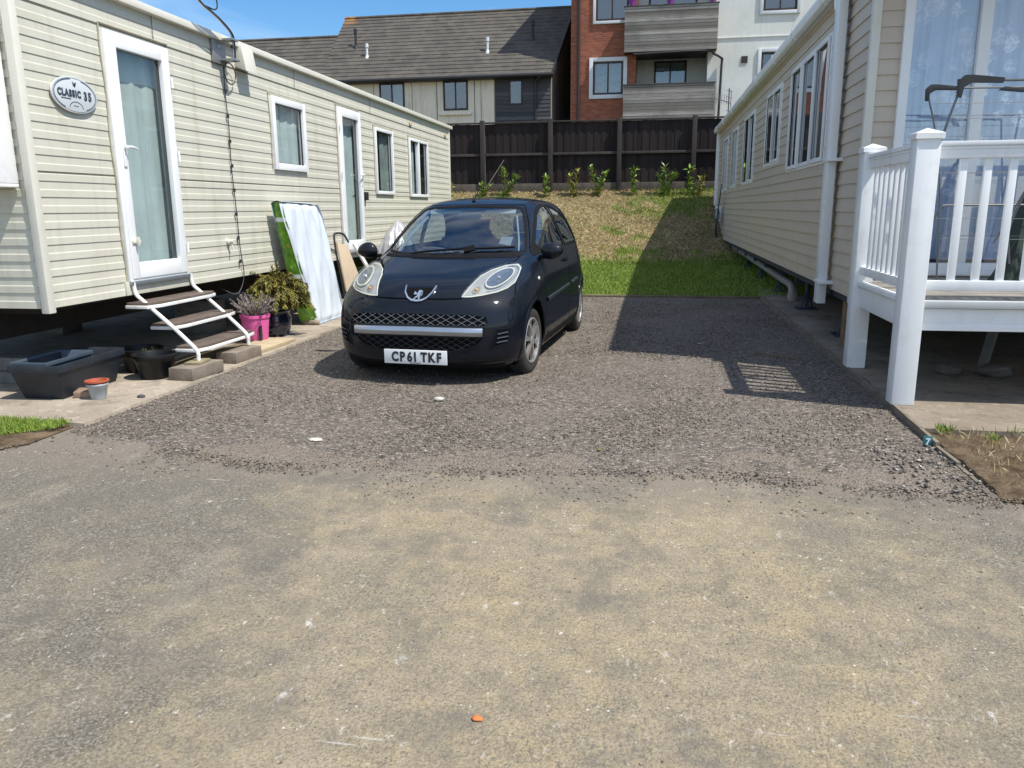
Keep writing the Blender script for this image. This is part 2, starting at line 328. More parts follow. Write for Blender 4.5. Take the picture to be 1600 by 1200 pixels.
# ------------------------------------------------------------------ ground sheets
def smooth(a, b, x): t = max(0, min(1, (x-a)/(b-a))); return t*t*(3-2*t)
BANK = [(-100, 0), (12.3, .03), (16, .05), (18.3, .10), (19.5, .29), (21.5, .79), (23.5, 1.50), (24.2, 1.83), (25, 1.9), (200, 1.9)]
def lin(tab, x):
    for (a, p), (b, q) in zip(tab, tab[1:]):
        if x <= b: return p+(q-p)*(x-a)/(b-a)
    return tab[-1][1]
def bank_z(x, y):
    e = mnoise.noise(Vector((x*.9, y*.9, 3)))*.05 + mnoise.noise(Vector((x*3, y*3, 1)))*.02
    return lin(BANK, y) + e*smooth(17, 19.5, y)
def sheet(pts, z=0):  # n-gon from outline
    mb = MB(); mb.add([(x, y, z) for x, y in pts], [tuple(range(len(pts)))]); return mb
mb = MB(); mb.add([(-400, -400, -.05), (400, -400, -.05), (400, 600, -.05), (-400, 600, -.05)], [(0, 1, 2, 3)])
struct('ground', mb, MAT['far'])
# gravel edge against the road (irregular)
def gedge(x):
    return 3.93 + .10*math.sin(x*1.3+.8) + .07*mnoise.noise(Vector((x*1.7, 0, 5))) + .05*mnoise.noise(Vector((x*5, 2, 5))) - .10*smooth(-1.2, 1.6, x) + .25*smooth(-2.2, -3.4, x)
mb = MB(); mb.grid(60, 24, lambda u, v: (-30+60*u, -26+32*v, 0.0)); struct('road', mb, MAT['road'])
mb = MB()
def gv(u, v):
    x = -3.62+5.32*u; y0 = gedge(x); y = y0+(12.3-y0)*v**1.3
    z = -.004+.014*smooth(0, .05, v)+.001*smooth(0, 1, v)+ .006*mnoise.noise(Vector((x*2, y*2, 0)))*smooth(0, .1, v)
    return (x, y-.04, z)
mb.grid(160, 120, gv); struct('driveway', mb, MAT['gravel'], smooth=True)
# left concrete base
def wob(x, s=0, a=.02): return a*mnoise.noise(Vector((x*2.3, s, 0)))+a*.5*mnoise.noise(Vector((x*9, s, 3)))
mb = MB(); out = []
for i in range(120): y = 4.36+(17.6-4.36)*i/119; out.append((-3.58+wob(y, 1, .025), y))
back = [(-9.2, 17.6), (-9.2, 4.33)]
fr = [(-9.2+(5.6*i/40), 4.36+wob(i*.3, 4, .05)) for i in range(1, 40)]
poly = out+back+fr; n = len(poly)
mb.add([(x, y, .032) for x, y in poly]+[(x+ (.01), y-.005, -.02) for x, y in poly], [tuple(range(n))]+[(i, n+i, n+(i+1) % n, (i+1) % n) for i in range(n)])
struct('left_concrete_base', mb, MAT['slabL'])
# right concrete base with raised cream edge
mb = MB(); out = [(1.66+wob(y, 9, .02), y) for y in [4.95+(22.8-4.95)*i/150 for i in range(151)]]
poly = out[::-1]+[(1.66+(7*i/30), 4.95+wob(i*.4, 7, .04)) for i in range(1, 31)]+[(8.66, 22.8)]
n = len(poly)
mb.add([(x, y, .05) for x, y in poly]+[(x, y, -.02) for x, y in poly], [tuple(range(n))]+[(i, n+i, n+(i+1) % n, (i+1) % n) for i in range(n)])
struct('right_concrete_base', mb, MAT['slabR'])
# low edging of mortar / board beside the gravel, running on past the slab to the road
mb = MB(); ps = [(1.645-.02*i/30+wob(4+i*.3, 3, .012), 4.05+.3*i) for i in range(28)]
for (a, b), (c, d) in zip(ps, ps[1:]):
    mb.bar((a, b, .012), (c, d, .012), .022, .085*smooth(3.95, 4.9, b)+.012*random.random())
mb.cur = 0
top('edging_board', mb, mat('weathered_edging', (.17, .14, .10), .95, var=.35, bump=.5, dirt=(.08, .07, .05, .6)), 'thin weathered edging strip between the gravel drive and the right concrete base', 'edging', loc=(1.64, 8, 0))
# soil at the right foreground
def sv(u, v):
    x0 = 1.665; x = x0+7*u**1.6; y = 3.86+.1*math.sin(x*3)*.3+(4.97-3.86)*v - .1*u
    e = smooth(0, .12, v)*smooth(0, .02, u+.002)
    return (x, y, .006+e*(.022+.016*mnoise.noise(Vector((x*4, y*4, 0)))+.012*mnoise.noise(Vector((x*17, y*17, 0)))))
mb = MB(); mb.grid(150, 40, sv); struct('soil_border', mb, MAT['soil'], smooth=True)
# grass patch at the left foreground
def lv(u, v):
    x = -9.2+(9.2-3.66)*u; lo = 3.86+.18*smooth(-3.75, -3.6, x); y = lo+(4.37-lo)*v
    return (x, y, .006+smooth(0, .2, v)*.03*smooth(1, .97, u))
mb = MB(); mb.grid(60, 10, lv); struct('verge_soil', mb, MAT['soil'])
# lawn and bank
def bv(u, v):
    x = -45+100*u; x = -9+ (x+9) ; y = 12.33+.03*mnoise.noise(Vector((x*2, 0, 0)))+(30-12.33)*v
    return (x, y, bank_z(x, y)+.012)
mb = MB(); mb.grid(200, 90, bv); mb2 = MB(); mb2.v = mb.v
for k, f in enumerate(mb.f):
    yc = mb.v[f[0]][1]; xx = mb.v[f[0]][0]
    lim = 18.2+.5*mnoise.noise(Vector((xx*.8, 1, 2)))
    mb.mi[k] = 1 if yc > lim else 0
struct('lawn_bank', mb, [MAT['turf'], MAT['bank']], smooth=True)
mb = MB(); mb.box(-3.57, 1.64, 12.29, 12.35, 0, .042)
top('edging_kerb', mb, mat('edge_timber', (.17, .13, .09), .95, var=.3, dirt=(.05, .05, .03, .7), bump=.5), 'low timber edging between the gravel drive and the lawn', 'edging', loc=(-1, 12.3, 0), bevel=.008)
# fields far out so that the ground reaches the horizon from any side
# ------------------------------------------------------------------ gravel chips, pebbles
def chips(name, P_, size, matx, flat=.6, seedv=1):
    """P_: (n,3) centres; size (n,) ; deformed octahedra-like chips"""
    r = np.random.default_rng(seedv); n = len(P_)
    base = np.array([[1, 0, 0], [0, 1, 0], [-1, 0, 0], [0, -1, 0], [.35, .3, .8], [-.3, -.35, .75], [0, 0, -.6]], float)
    F0 = np.array([[0, 1, 4], [1, 2, 4], [2, 5, 4], [2, 3, 5], [3, 0, 5], [0, 4, 5], [1, 0, 6], [2, 1, 6], [3, 2, 6], [0, 3, 6]])
    B = base[None]*(1+.55*(r.random((n, 7, 3))-.5))
    B = B*np.stack([np.ones(n), .55+.45*r.random(n), flat*(.7+.6*r.random(n))], -1)[:, None, :]
    a = r.random(n)*2*np.pi; t = (r.random(n)-.5)*1.0; ca, sa, ct, st = np.cos(a), np.sin(a), np.cos(t), np.sin(t)
    x = B[..., 0]; y = B[..., 1]*ct[:, None]-B[..., 2]*st[:, None]; z = B[..., 1]*st[:, None]+B[..., 2]*ct[:, None]
    V = np.stack([x*ca[:, None]-y*sa[:, None], x*sa[:, None]+y*ca[:, None], z], -1)*size[:, None, None]+P_[:, None, :]
    F = (F0[None]+7*np.arange(n)[:, None, None]).reshape(-1, 3)
    return np_mesh(name, V.reshape(-1, 3), F, matx)
def stuff(o, label, cat):
    scene.collection.objects.link(o); o['kind'] = 'stuff'; o['label'] = label; o['category'] = cat; return o
n = 80000
yy = 3.7+8.5*rng.random(n)**1.9; xx = -3.6+5.26*rng.random(n)
keep = np.array([y > gedge(x)-.03-.10*random.random()**2+.12*max(0, mnoise.noise(Vector((x*4, y*2, 1)))) for x, y in zip(xx, yy)]); dens = np.array([mnoise.noise(Vector((x*1.1, y*1.1, 7))) for x, y in zip(xx, yy)])
ge_ = np.array([mnoise.noise(Vector((x*1.5, y*2.0, 15))) for x, y in zip(xx, yy)]); near_ = np.clip(1-(yy-4.0)/.75, 0, 1)
keep &= (dens*1.3+.40) > rng.random(n)*.75; keep &= (ge_+.28-near_*.14)*5+.6 > rng.random(n); xx, yy = xx[keep], yy[keep]; n = len(xx)
sz = .0035+.0075*rng.random(n)**2.4; sz *= 1+.3*(yy > 7)
stuff(chips('gravel', np.stack([xx, yy, .006+.006*np.clip((yy-3.95)/.5, 0, 1)+sz*.35], -1), sz, MAT['chips']), 'loose dark grey gravel chippings over the parking bay', 'gravel')
# stray chips and pale pebbles on the road, bigger stones along the gravel edge
n = 3200; xe_ = -3.6+5.3*rng.random(n); ye_ = np.array([gedge(x)-.42*random.random()**2.2 for x in xe_]); dn_ = np.array([mnoise.noise(Vector((x*2.1, 3, 7))) for x in xe_])+.25 > rng.random(n)*.6; xe_, ye_ = xe_[dn_], ye_[dn_]; se_ = .003+.007*rng.random(len(xe_))**2
stuff(chips('edge_gravel', np.stack([xe_, ye_, se_*.3], -1), se_, MAT['chips'], seedv=12), 'dark chippings kicked out from the gravel on to the tarmac', 'gravel')
n = 1500; xx = -3.6+6.2*rng.random(n); yy = 1.3+2.7*rng.random(n)**.75
sz = .0018+.004*rng.random(n)**3; P1 = np.stack([xx, yy, sz*.3], -1)
n = 260; x2 = 1.25+.42*rng.random(n); y2 = 3.9+.9*rng.random(n); s2 = .006+.012*rng.random(n)**2; P2 = np.stack([x2, y2, .015+s2*.3], -1)
n = 420; x3 = -3.6+5.2*rng.random(n); y3 = 4+4.5*rng.random(n)**1.5; s3 = .006+.013*rng.random(n)**3; P3 = np.stack([x3, y3, .02+s3*.3], -1)
stuff(chips('pebbles', np.concatenate([P1, P2, P3]), np.concatenate([sz, s2, s3]), MAT['pebble'], seedv=3), 'small pale pebbles and grit strewn over tarmac and gravel', 'pebbles')

# ------------------------------------------------------------------ grass
def blades(name, P_, h, wd, matx, lean=.5, seedv=1, curl=.0):
    r = np.random.default_rng(seedv); n = len(P_); a = r.random(n)*2*np.pi; b = r.random(n)*2*np.pi; ln = lean*(curl+(1-curl)*r.random(n))
    h = h*(.5+.8*r.random(n)); dx, dy = np.cos(a)*wd*.5, np.sin(a)*wd*.5
    tx, ty = np.cos(b)*ln*h, np.sin(b)*ln*h; tz = h*np.sqrt(np.maximum(.05, 1-ln**2))
    O = np.zeros(n)
    v0 = P_+np.stack([dx, dy, O], -1); v1 = P_-np.stack([dx, dy, O], -1); v2 = P_+np.stack([tx*.45-dx*.7, ty*.45-dy*.7, tz*.6], -1); v3 = P_+np.stack([tx, ty, tz], -1)
    V = np.stack([v0, v1, v2, v3], 1).reshape(-1, 3); F = (np.array([[0, 1, 2, 3]])[None]+4*np.arange(n)[:, None, None]).reshape(-1, 4)
    return np_mesh(name, V, F, matx)
MAT['g_green'] = m_blades('lawn_blades', [(0, (.09, .15, .018)), (.5, (.19, .29, .035)), (.85, (.27, .37, .065)), (1, (.44, .42, .17))])
MAT['g_dry'] = m_blades('dry_blades', [(0, (.17, .13, .055)), (.3, (.38, .29, .14)), (.7, (.60, .46, .25)), (.9, (.74, .60, .36)), (1, (.16, .22, .045))])
n = 60000; xx = -3.6+7.2*rng.random(n); yy = 12.35+6.3*rng.random(n)
zz = np.array([bank_z(x, y) for x, y in zip(xx, yy)])+.01
stuff(blades('lawn_grass', np.stack([xx, yy, zz], -1), .045, .012, MAT['g_green'], .8, 2), 'short green lawn grass beyond the parked car', 'grass')
n = 95000; xx = -7+10.5*rng.random(n); yy = 18.0+6.4*rng.random(n)
gm = np.array([mnoise.noise(Vector((x*.75, y*1.0, 4)))+.5*mnoise.noise(Vector((x*2.4, y*2.4, 9))) for x, y in zip(xx, yy)])
zz = np.array([bank_z(x, y) for x, y in zip(xx, yy)])+.01
gm = gm + .3*(yy > 23.4)*(xx > -.5) + .45*(xx > 0)*(yy > 22.8) - .1
isg = gm > .10+.45*rng.random(n); isg |= (rng.random(n) < np.clip((19.3-yy+.6*gm)/1.3, 0, .9))
stuff(blades('bank_dry_grass', np.stack([xx, yy, zz], -1)[~isg], .085, .013, MAT['g_dry'], .995, 3, curl=.80), 'straw coloured dry cut grass lying on the bank', 'grass')
stuff(blades('bank_green_grass', np.stack([xx, yy, zz], -1)[isg], .10, .014, MAT['g_green'], .9, 4), 'green tufts growing through the dry grass of the bank', 'grass')
n = 26000; u = rng.random(n); xx = -6.0+2.33*u**.8; yy = 3.92+.46*rng.random(n); k = (yy > 3.98+.30*np.clip((xx+3.95)/.35, 0, 1)) & ((yy < 4.32)|(rng.random(n) < .5)); xx, yy = xx[k], yy[k]
stuff(blades('verge_grass', np.stack([xx, yy, .035+0*xx], -1), .036, .0045, MAT['g_green'], .95, 5), 'small strip of green grass in front of the left concrete base', 'grass')
n = 5200; xx = 1.72+1.6*rng.random(n)**1.3; yy = 4.35+.6*rng.random(n)
gm = np.array([mnoise.noise(Vector((x*3, y*3, 4))) for x, y in zip(xx, yy)]); k = (gm+.5*(yy-4.7)+.15*(xx-2)) > .12; xx, yy = xx[k], yy[k]
stuff(blades('border_weeds', np.stack([xx, yy, .05+0*xx], -1), .05, .006, MAT['g_green'], .9, 6), 'sparse weeds sprouting at the back of the bare soil border', 'weeds')
n = 900; xx = 1.7+1.6*rng.random(n); yy = 3.9+1.0*rng.random(n)
stuff(blades('straw_litter', np.stack([xx, yy, .055+0*xx], -1), .05, .004, MAT['g_dry'], 1.0, 8), 'dry straw bits lying on the bare soil border', 'straw')
n = 1500; xa = -6.2+2.55*rng.random(n); ya = 3.86+.18*np.clip((xa+3.75)/.15, 0, 1)+.045*rng.standard_normal(n); xb = 1.66+1.7*rng.random(n); yb_ = 3.86+.05*rng.standard_normal(n); sa_ = .004+.008*rng.random(n)**2
stuff(chips('soil_crumbs', np.stack([np.concatenate([xa, xb]), np.concatenate([ya, yb_]), np.concatenate([sa_, sa_])*.3+.008], -1), np.concatenate([sa_, sa_]), m_stone('soil_crumb', [(0, (.06, .042, .028)), (.7, (.15, .11, .075)), (1, (.30, .24, .17))]), seedv=31), 'crumbs of earth and straw spilt along the verge edges', 'soil')
# daisies in the lawn
n = 90; xx = -1+3*rng.random(n); yy = 12.6+4.5*rng.random(n)
stuff(chips('lawn_daisies', np.stack([xx, yy, .085+0*xx], -1), .009+0*xx, mat('daisy_white', (.8, .8, .75), .8), .4, 9), 'tiny white daisies dotted through the lawn', 'daisies')
# ------------------------------------------------------------------ lapped wall boards
def siding(mb, P3, a0, a1, z0, z1, pitch, prof, openings=()):
    """P3(a,d,z)->point ; a along the wall, d outward; prof = [(frac,d)...] bottom to top of one board"""
    zs = [z0]; line = []
    nb = int(math.ceil((z1-z0)/pitch-1e-6))
    for k in range(nb):
        for fr, d in prof: line.append((min(z1, z0+(k+fr)*pitch), d))
    cuts = sorted({c for o in openings for c in (o[2], o[3])})
    for (za, da), (zb, db) in zip(line, line[1:]):
        if za >= z1 and zb >= z1: break
        seg = [(za, da)]
        for c in cuts:
            if za+1e-5 < c < zb-1e-5: seg.append((c, da+(db-da)*(c-za)/(zb-za)))
        seg.append((zb, db))
        for (p, dp), (q, dq) in zip(seg, seg[1:]):
            mid = (p+q)/2; iv = [(a0, a1)]
            for o in openings:
                if o[2]-1e-6 <= mid <= o[3]+1e-6:
                    nv = []
                    for s_, e_ in iv:
                        if o[1] <= s_ or o[0] >= e_: nv.append((s_, e_)); continue
                        if o[0] > s_: nv.append((s_, o[0]))
                        if o[1] < e_: nv.append((o[1], e_))
                    iv = nv
            for s_, e_ in iv: mb.quad(P3(s_, dp, p), P3(e_, dp, p), P3(e_, dq, q), P3(s_, dq, q))
    return mb
def XW(X, s=1): return lambda a, d, z: (X+s*d, a, z)
def YW(Y): return lambda a, d, z: (a, Y-d, z)
def ring(mb, a0, a1, z0, z1, w_, d0, d1, T, wb=None):
    wb = wb or w_
    mb.box(a0, a0+w_, d0, d1, z0, z1, T); mb.box(a1-w_, a1, d0, d1, z0, z1, T)
    mb.box(a0+w_, a1-w_, d0, d1, z1-w_, z1, T); mb.box(a0+w_, a1-w_, d0, d1, z0, z0+wb, T); return mb
def curtain(mb, a0, a1, z0, z1, d, T, amp=.010, k=29, ph=0):
    n = max(8, int((a1-a0)*60))
    vs = []; fs = []
    for i in range(n+1):
        a = a0+(a1-a0)*i/n
        for z, am in ((z0, 1), (z1, .5)): vs.append(T(a, d+am*amp*(math.sin(a*k+ph)+.4*math.sin(a*k*2.3+ph)), z))
    for i in range(n): fs.append((2*i, 2*i+2, 2*i+3, 2*i+1))
    mb.add(vs, fs)
def unit(root, T, a0, a1, z0, z1, fmat, gmat, cmat, name='window', fw_=.06, proud=.03, mull=(), cur=(0, 1), cd_=-.12, wb=None, lower=None, room=True, sash=()):
    """a window or glazed door: frame, pane, curtain, dark recess behind"""
    f = ring(MB(), a0, a1, z0, z1, fw_, -.03, proud, T, wb)
    for mu in mull: f.box(mu-.03, mu+.03, -.03, proud-.004, z0+(wb or fw_), z1-fw_, T)
    fo = part(root, name, f, fmat, bevel=.006)
    g = MB(); g.quad(T(a0+fw_-.002, 0, z0+(wb or fw_)-.002), T(a1-fw_+.002, 0, z0+(wb or fw_)-.002), T(a1-fw_+.002, 0, z1-fw_+.002), T(a0+fw_-.002, 0, z1-fw_+.002))
    part(fo, 'pane', g, gmat, recalc=False)
    gk = MB(); ring(gk, a0+fw_-.012, a1-fw_+.012, z0+(wb or fw_)-.012, z1-fw_+.012, .02, -.012, .006, T); part(fo, 'seal', gk, MAT['black'])
    for sa0, sa1, so_ in sash:
        s_ = ring(MB(), sa0, sa1, z0+.03, z1-.03, .045, proud, proud+so_, T); part(fo, 'sash', s_, fmat, bevel=.005)
    if cmat:
        c = MB(); curtain(c, a0+.02+(a1-a0)*cur[0], a0-.02+(a1-a0)*cur[1], z0+.03, z1-.02, cd_, T); part(fo, 'curtain', c, cmat, smooth=True, recalc=False, sharp=80)
    if room:
        r = MB(); r.box(a0+.01, a1-.01, -.5, -.03, z0+.01, z1-.01, T); del r.f[2:3]; r2_ = MB()
        # five inner faces of a shallow room behind the opening
        A = [T(a, d, z) for d in (-.6, -.032) for z in (z0+.01, z1-.01) for a in (a0+.01, a1-.01)]
        r2_.add(A, [(0, 1, 3, 2), (0, 4, 5, 1), (2, 3, 7, 6), (0, 2, 6, 4), (1, 5, 7, 3)])
        part(fo, 'reveal', r2_, MAT['inside'], recalc=False)
    return fo

# ------------------------------------------------------------------ left caravan
MAT['cream'] = mat('cream_cladding', (.555, .54, .45), .42, var=.035, vs=.8, dirt=(.42, .39, .27, .35), ds=2.2)
def streaks(m_, k=.25, c=(.36, .33, .22)):
    b = MatB.__new__(MatB); b.m = m_; b.nt = m_.node_tree; b.N = b.nt.nodes; b.L = b.nt.links; b.b = b.N['Principled BSDF']
    b.tc = [n for n in b.N if n.type == 'TEX_COORD'][0]
    old = b.b.inputs['Base Color'].links[0].from_socket
    v = b.noise(7, 6, .65, vec=b.coord((1, 1, .10))); f = b.ramp(v, [(.52, 0.), (.72, k)])
    b.col(b.mix(f, old, c)); return m_
streaks(MAT['cream'], .42)
MAT['creamend'] = MAT['cream']
MAT['creamtrim'] = mat('cream_trim', (.64, .62, .54), .4, var=.04, dirt=(.4, .37, .25, .3))
cur_t = mat('pale_teal_curtain', (.40, .46, .45), .9, var=.16, vs=2.5)
cur_g = mat('grey_green_curtain', (.4, .45, .43), .9, var=.25, vs=3)
cur_d = mat('dark_curtain', (.20, .24, .22), .9, var=.3, vs=4)
CX_ = -4.25; LC = thing('static_caravan', 'cream cladded static caravan with oval sign, on the left of the parked car', 'static caravan', (CX_, 10.8, 0), group='static caravans either side of the drive')
T = XW(CX_, 1)
PROF = [(0, 0), (0, .0062), (.42, .0056), (.50, .0015), (.97, .0005), (1, 0)]
ops = [(5.90, 6.70, .80, 2.74), (8.66, 9.50, 1.84, 2.60), (10.60, 11.38, .785, 2.72), (12.06, 12.88, 1.62, 2.58), (13.83, 14.95, 1.60, 2.57)]
mb = MB(); siding(mb, T, 4.99, 16.7, .69, 1.64, .1118, PROF, ops); siding(mb, T, 4.99, 16.7, 1.652, 2.77, .1118, PROF, ops); siding(mb, T, 4.99, 16.7, 2.782, 3.0, .109, PROF, ops)
part(LC, 'side_wall', mb, MAT['cream'], recalc=False)
mb = MB()
for o in ops: mb.box(o[0]-.03, o[1]+.03, -.30, -.305, o[2]-.3, o[3]+.1, T)
mb = MB(); siding(mb, YW(4.97), -7.5, -4.30, .69, 2.95, .1118, PROF); part(LC, 'end_wall', mb, MAT['cream'], recalc=False)
mb = MB(); siding(mb, lambda a, d, z: (a, 16.72+d, z), -7.5, -4.30, .69, 2.95, .1358, PROF); siding(mb, XW(-7.5, -1), 4.97, 16.7, .69, 2.95, .1358, PROF); part(LC, 'rear_wall', mb, MAT['cream'], recalc=False)
# roof: shallow curve with trim
def rf(u, v):
    x = -7.56+3.36*u; return (x, 4.93+11.85*v, 3.0+.22*(1-(2*u-1)**2)**.8)
mb = MB(); mb.grid(14, 1, rf); part(LC, 'roof', mb, mat('roof_sheet', (.45, .45, .42), .5, var=.1), smooth=True)
mb = MB(); mb.box(-4.27, -4.185, 4.93, 16.8, 2.985, 3.045); part(LC, 'roof_trim', mb, MAT['creamtrim'], bevel=.008)
mb = MB(); mb.box(-7.5, -4.25, 4.95, 5.0, 2.93, 3.10); part(LC, 'end_trim', mb, MAT['creamtrim'], bevel=.01)
mb = MB(); mb.box(-4.285, -4.22, 4.945, 5.015, .655, 2.985); part(LC, 'corner_trim', mb, MAT['creamtrim'], bevel=.008)
mb = MB(); mb.box(-4.28, -4.228, 16.66, 16.72, .67, 2.985); part(LC, 'corner_trim', mb, MAT['creamtrim'], bevel=.006)
# flashing joints
mb = MB()
for a_, b_ in ((4.99, 5.9), (6.70, 10.6), (11.38, 12.06), (12.88, 13.83), (14.95, 16.68)): mb.box(a_, b_, .0, .004, 1.640, 1.652, T)
mb.box(4.99, 16.68, 0, .004, 2.77, 2.782, T)
for y in (6.55, 9.3, 11.9): mb.box(y, y+.006, .014, .017, 2.785, 2.985, T)
part(LC, 'joint_strip', mb, mat('joint_grey', (.13, .12, .09), .8))
# floor and chassis
mb = MB(); mb.box(-7.48, -4.27, 5.0, 16.68, .672, .688); mb.box(-7.2, -4.6, 5.3, 16.4, .60, .672)
part(LC, 'floor', mb, mat('underfloor', (.02, .018, .016), .9))
mb = MB()
for x in (-6.7, -5.0): mb.box(x-.04, x+.04, 5.1, 16.5, .40, .60)
for y in (6, 8, 10, 12, 14, 16): mb.box(-6.66, -5.04, y, y+.05, .45, .60)
part(LC, 'chassis', mb, mat('rusty_chassis', (.022, .018, .016), .85, var=.3, dirt=(.05, .028, .018, .5)))
# front window shutter box on the end wall
mb = MB(); mb.box(-7.2, -4.37, 4.74, 4.955, 1.56, 2.80)
sh = part(LC, 'front_shutter', mb, MAT['creamtrim'], bevel=.02)
mb = MB(); mb.box(-7.24, -4.33, 4.72, 4.955, 2.80, 2.86); mb.box(-7.24, -4.33, 4.725, 4.955, 1.535, 1.56); mb.box(-4.368, -4.33, 4.725, 4.955, 1.56, 2.80); part(sh, 'shutter_rim', mb, MAT['whitem'], bevel=.008)
def door(a0, a1, z0, z1, cm, hside, near):
    fo = unit(LC, T, a0, a1, z0, z1, MAT['whitem'], MAT['glass'], cm, 'door', fw_=.045, proud=.035, cd_=-.09)
    # leaf
    d = ring(MB(), a0+.035, a1-.02, z0+.02, z1-.025, .095, .0, .045, T, .13); lf = part(fo, 'leaf', d, MAT['white'], bevel=.008)
    sil = MB(); sil.box(a0, a1, .0, .05, z0-.03, z0, T); part(fo, 'threshold', sil, mat('dull_aluminium', (.28, .31, .34), .4, .6), bevel=.004)
    hb = MB(); ha = a0+.085 if hside < 0 else a1-.07
    hb.box(ha-.018, ha+.018, .045, .056, z0+.92, z0+1.16, T); hb.box(ha-.012, ha+.012, .05, .09, z0+1.06, z0+1.085, T)
    q = 1 if hside < 0 else -1
    hb.tube([T(ha, .09, z0+1.072), T(ha+q*.05, .093, z0+1.074), T(ha+q*.125, .085, z0+1.062)], [.011, .011, .008])
    part(lf, 'handle', hb, MAT['white'], bevel=.002)
    for zz in (z0+.2, z0+1.0, z0+1.62):
        hg = MB(); hg.tube([T(a1-.012 if hside < 0 else a0+.012, .055, zz), T(a1-.012 if hside < 0 else a0+.012, .055, zz+.09)], .011); part(fo, 'hinge', hg, MAT['white'])
    return fo, lf
fo, lf = door(5.87, 6.72, .80, 2.75, cur_t, -1, 1)
k = MB(); k.box(5.93, 6.03, .045, .06, 1.11, 1.135, T); k.box(5.965, 5.98, .06, .085, 1.09, 1.16, T); part(lf, 'catch', k, MAT['creamtrim'], bevel=.003)
mb = MB(); mb.box(5.83, 6.76, -.0, .02, .69, .80, T); part(LC, 'door_kickboard', mb, MAT['cream'], bevel=.003)
fo2, lf2 = door(10.57, 11.42, .785, 2.73, cur_t, 1, 0)
for (a0, a1, z0, z1), cm, mu, cu_ in (((8.64, 9.52, 1.82, 2.62), cur_t, (), (0, 1)), ((12.04, 12.90, 1.60, 2.60), cur_d, (), (.45, 1)), ((13.80, 14.98, 1.58, 2.59), cur_t, (14.38,), (0, .45))):
    unit(LC, T, a0, a1, z0, z1, MAT['white'], MAT['glass'], cm, 'window', fw_=.075 if a0 < 9 else .05, proud=.04, mull=mu, cur=cu_, cd_=-.06)
SEAL = mat('old_sealant', (.36, .33, .24), .8, var=.2); mb = MB()
for (a0, a1, z0, z1) in ops:
    wv = [(a0-.045+.008*math.sin(z*9), z) for z in np.linspace(z0-.02, z1+.05, 16)]
    mb.tube([T(a, .012, z) for a, z in wv]+[T(a0-.045, .014, z1+.05), T(a1+.05, .014, z1+.05)], .006, 6)
    part(LC, 'sealant', mb, SEAL); mb = MB()
# small fittings
mb = MB(); mb.prism([(0, 3.0), (0, 2.80), (.13, 2.755), (.09, 3.0)], lambda d, z: T(7.93, d, z), lambda d, z: T(8.17, d, z)); part(LC, 'vent_hood', mb, MAT['creamtrim'], bevel=.006)
for y in (13.9, 16.3): mb = MB(); mb.box(y, y+.12, .012, .03, 2.80, 2.86, T); part(LC, 'wall_vent', mb, mat('vent_cream%d' % y, (.5, .42, .25), .5), bevel=.004)
mb = MB(); mb.lathe([(.0, 0), (.03, 0), (.03, .03), (.016, .035), (.016, .07), (.0, .07)], T(7.50, .0, 1.06), 14, 'x'); mb.tube([T(7.5, .05, 1.06), T(7.5, .06, .98)], .008); part(LC, 'drain_spout', mb, MAT['creamtrim'], smooth=True)
mb = MB(); mb.box(11.46, 11.56, .01, .06, 1.50, 1.62, T); part(LC, 'door_lamp', mb, MAT['black'], bevel=.01)
for x, y in ((-5.2, 9.12), (-5.2, 12.3)):
    mb = MB(); mb.lathe([(.0, 0), (.09, 0), (.075, .04), (.075, .17), (.12, .18), (.125, .23), (.10, .24), (0, .25)], (x, y, 3.14), 20); part(LC, 'roof_cowl', mb, mat('cowl_grey', (.42, .43, .43), .5, .2), smooth=True)
# oval sign
SG = MB(); cy, cz = 5.487, 2.207
el = lambda ry, rz, t: (cy+ry*math.cos(t), cz+rz*math.sin(t))
SG.prism([el(.242, .128, 2*math.pi*i/48) for i in range(48)], lambda a, z: T(a, .014, z), lambda a, z: T(a, .028, z))
sg = part(LC, 'oval_sign', SG, mat('sign_silver', (.55, .58, .60), .35, var=.03), bevel=.004)
mk = MB()
def arc(mb, ry, rz, t0, t1, w_, cc=(cy, cz), n=30):
    vs = []; 
    for i in range(n+1):
        t = t0+(t1-t0)*i/n
        for s_ in (-w_, w_): vs.append(T(cc[0]+(ry+s_)*math.cos(t), .0295, cc[1]+(rz+s_)*math.sin(t)))
    mb.add(vs, [(2*i, 2*i+1, 2*i+3, 2*i+2) for i in range(n)])
arc(mk, .217, .110, D2R(-62), D2R(70), .0028); arc(mk, .217, .110, D2R(100), D2R(238), .0035); arc(mk, .228, .118, 0, 2*math.pi, .0012, n=60)
arc(mk, .072, .05, D2R(5), D2R(175), .0025, (cy, cz-.098))
TS = lambda u, v, d: T(cy+u, .0285+d, cz+v)
for i_, ch_ in enumerate('CLASSIC'): text_mb(mk, ch_, .066, lambda u, v, d, i_=i_: TS(u+(-.163, -.125, -.088, -.050, -.018, .008, .040)[i_], v-.014, d), .002, .0042, .82)
text_mb(mk, '3', .082, lambda u, v, d: TS(u+.108, v-.024, d), .002, .0045, .82); text_mb(mk, '5', .082, lambda u, v, d: TS(u+.155, v-.024, d), .002, .0045, .82)
mk.box(cy-.15, cy-.05, .0285, .0305, cz-.034, cz-.028, T)
for tw in (((-.012, .03), (-.02, .06), (-.008, .05), (-.002, .035)), ((.0, .03), (0, .055), (.006, .05), (.006, .032)), ((.012, .03), (.022, .06), (.008, .05), (.002, .035)), ((-.013, .04), (-.004, .022), (.006, .022), (.013, .04))):
    mk.prism(tw, lambda a, z: TS(a+.0, z+.034, 0), lambda a, z: TS(a+.0, z+.034, .002))
for i in range(6): mk.box(cy-.028+i*.009, cy-.022+i*.009, .0285, .030, cz-.079, cz-.0745, T)
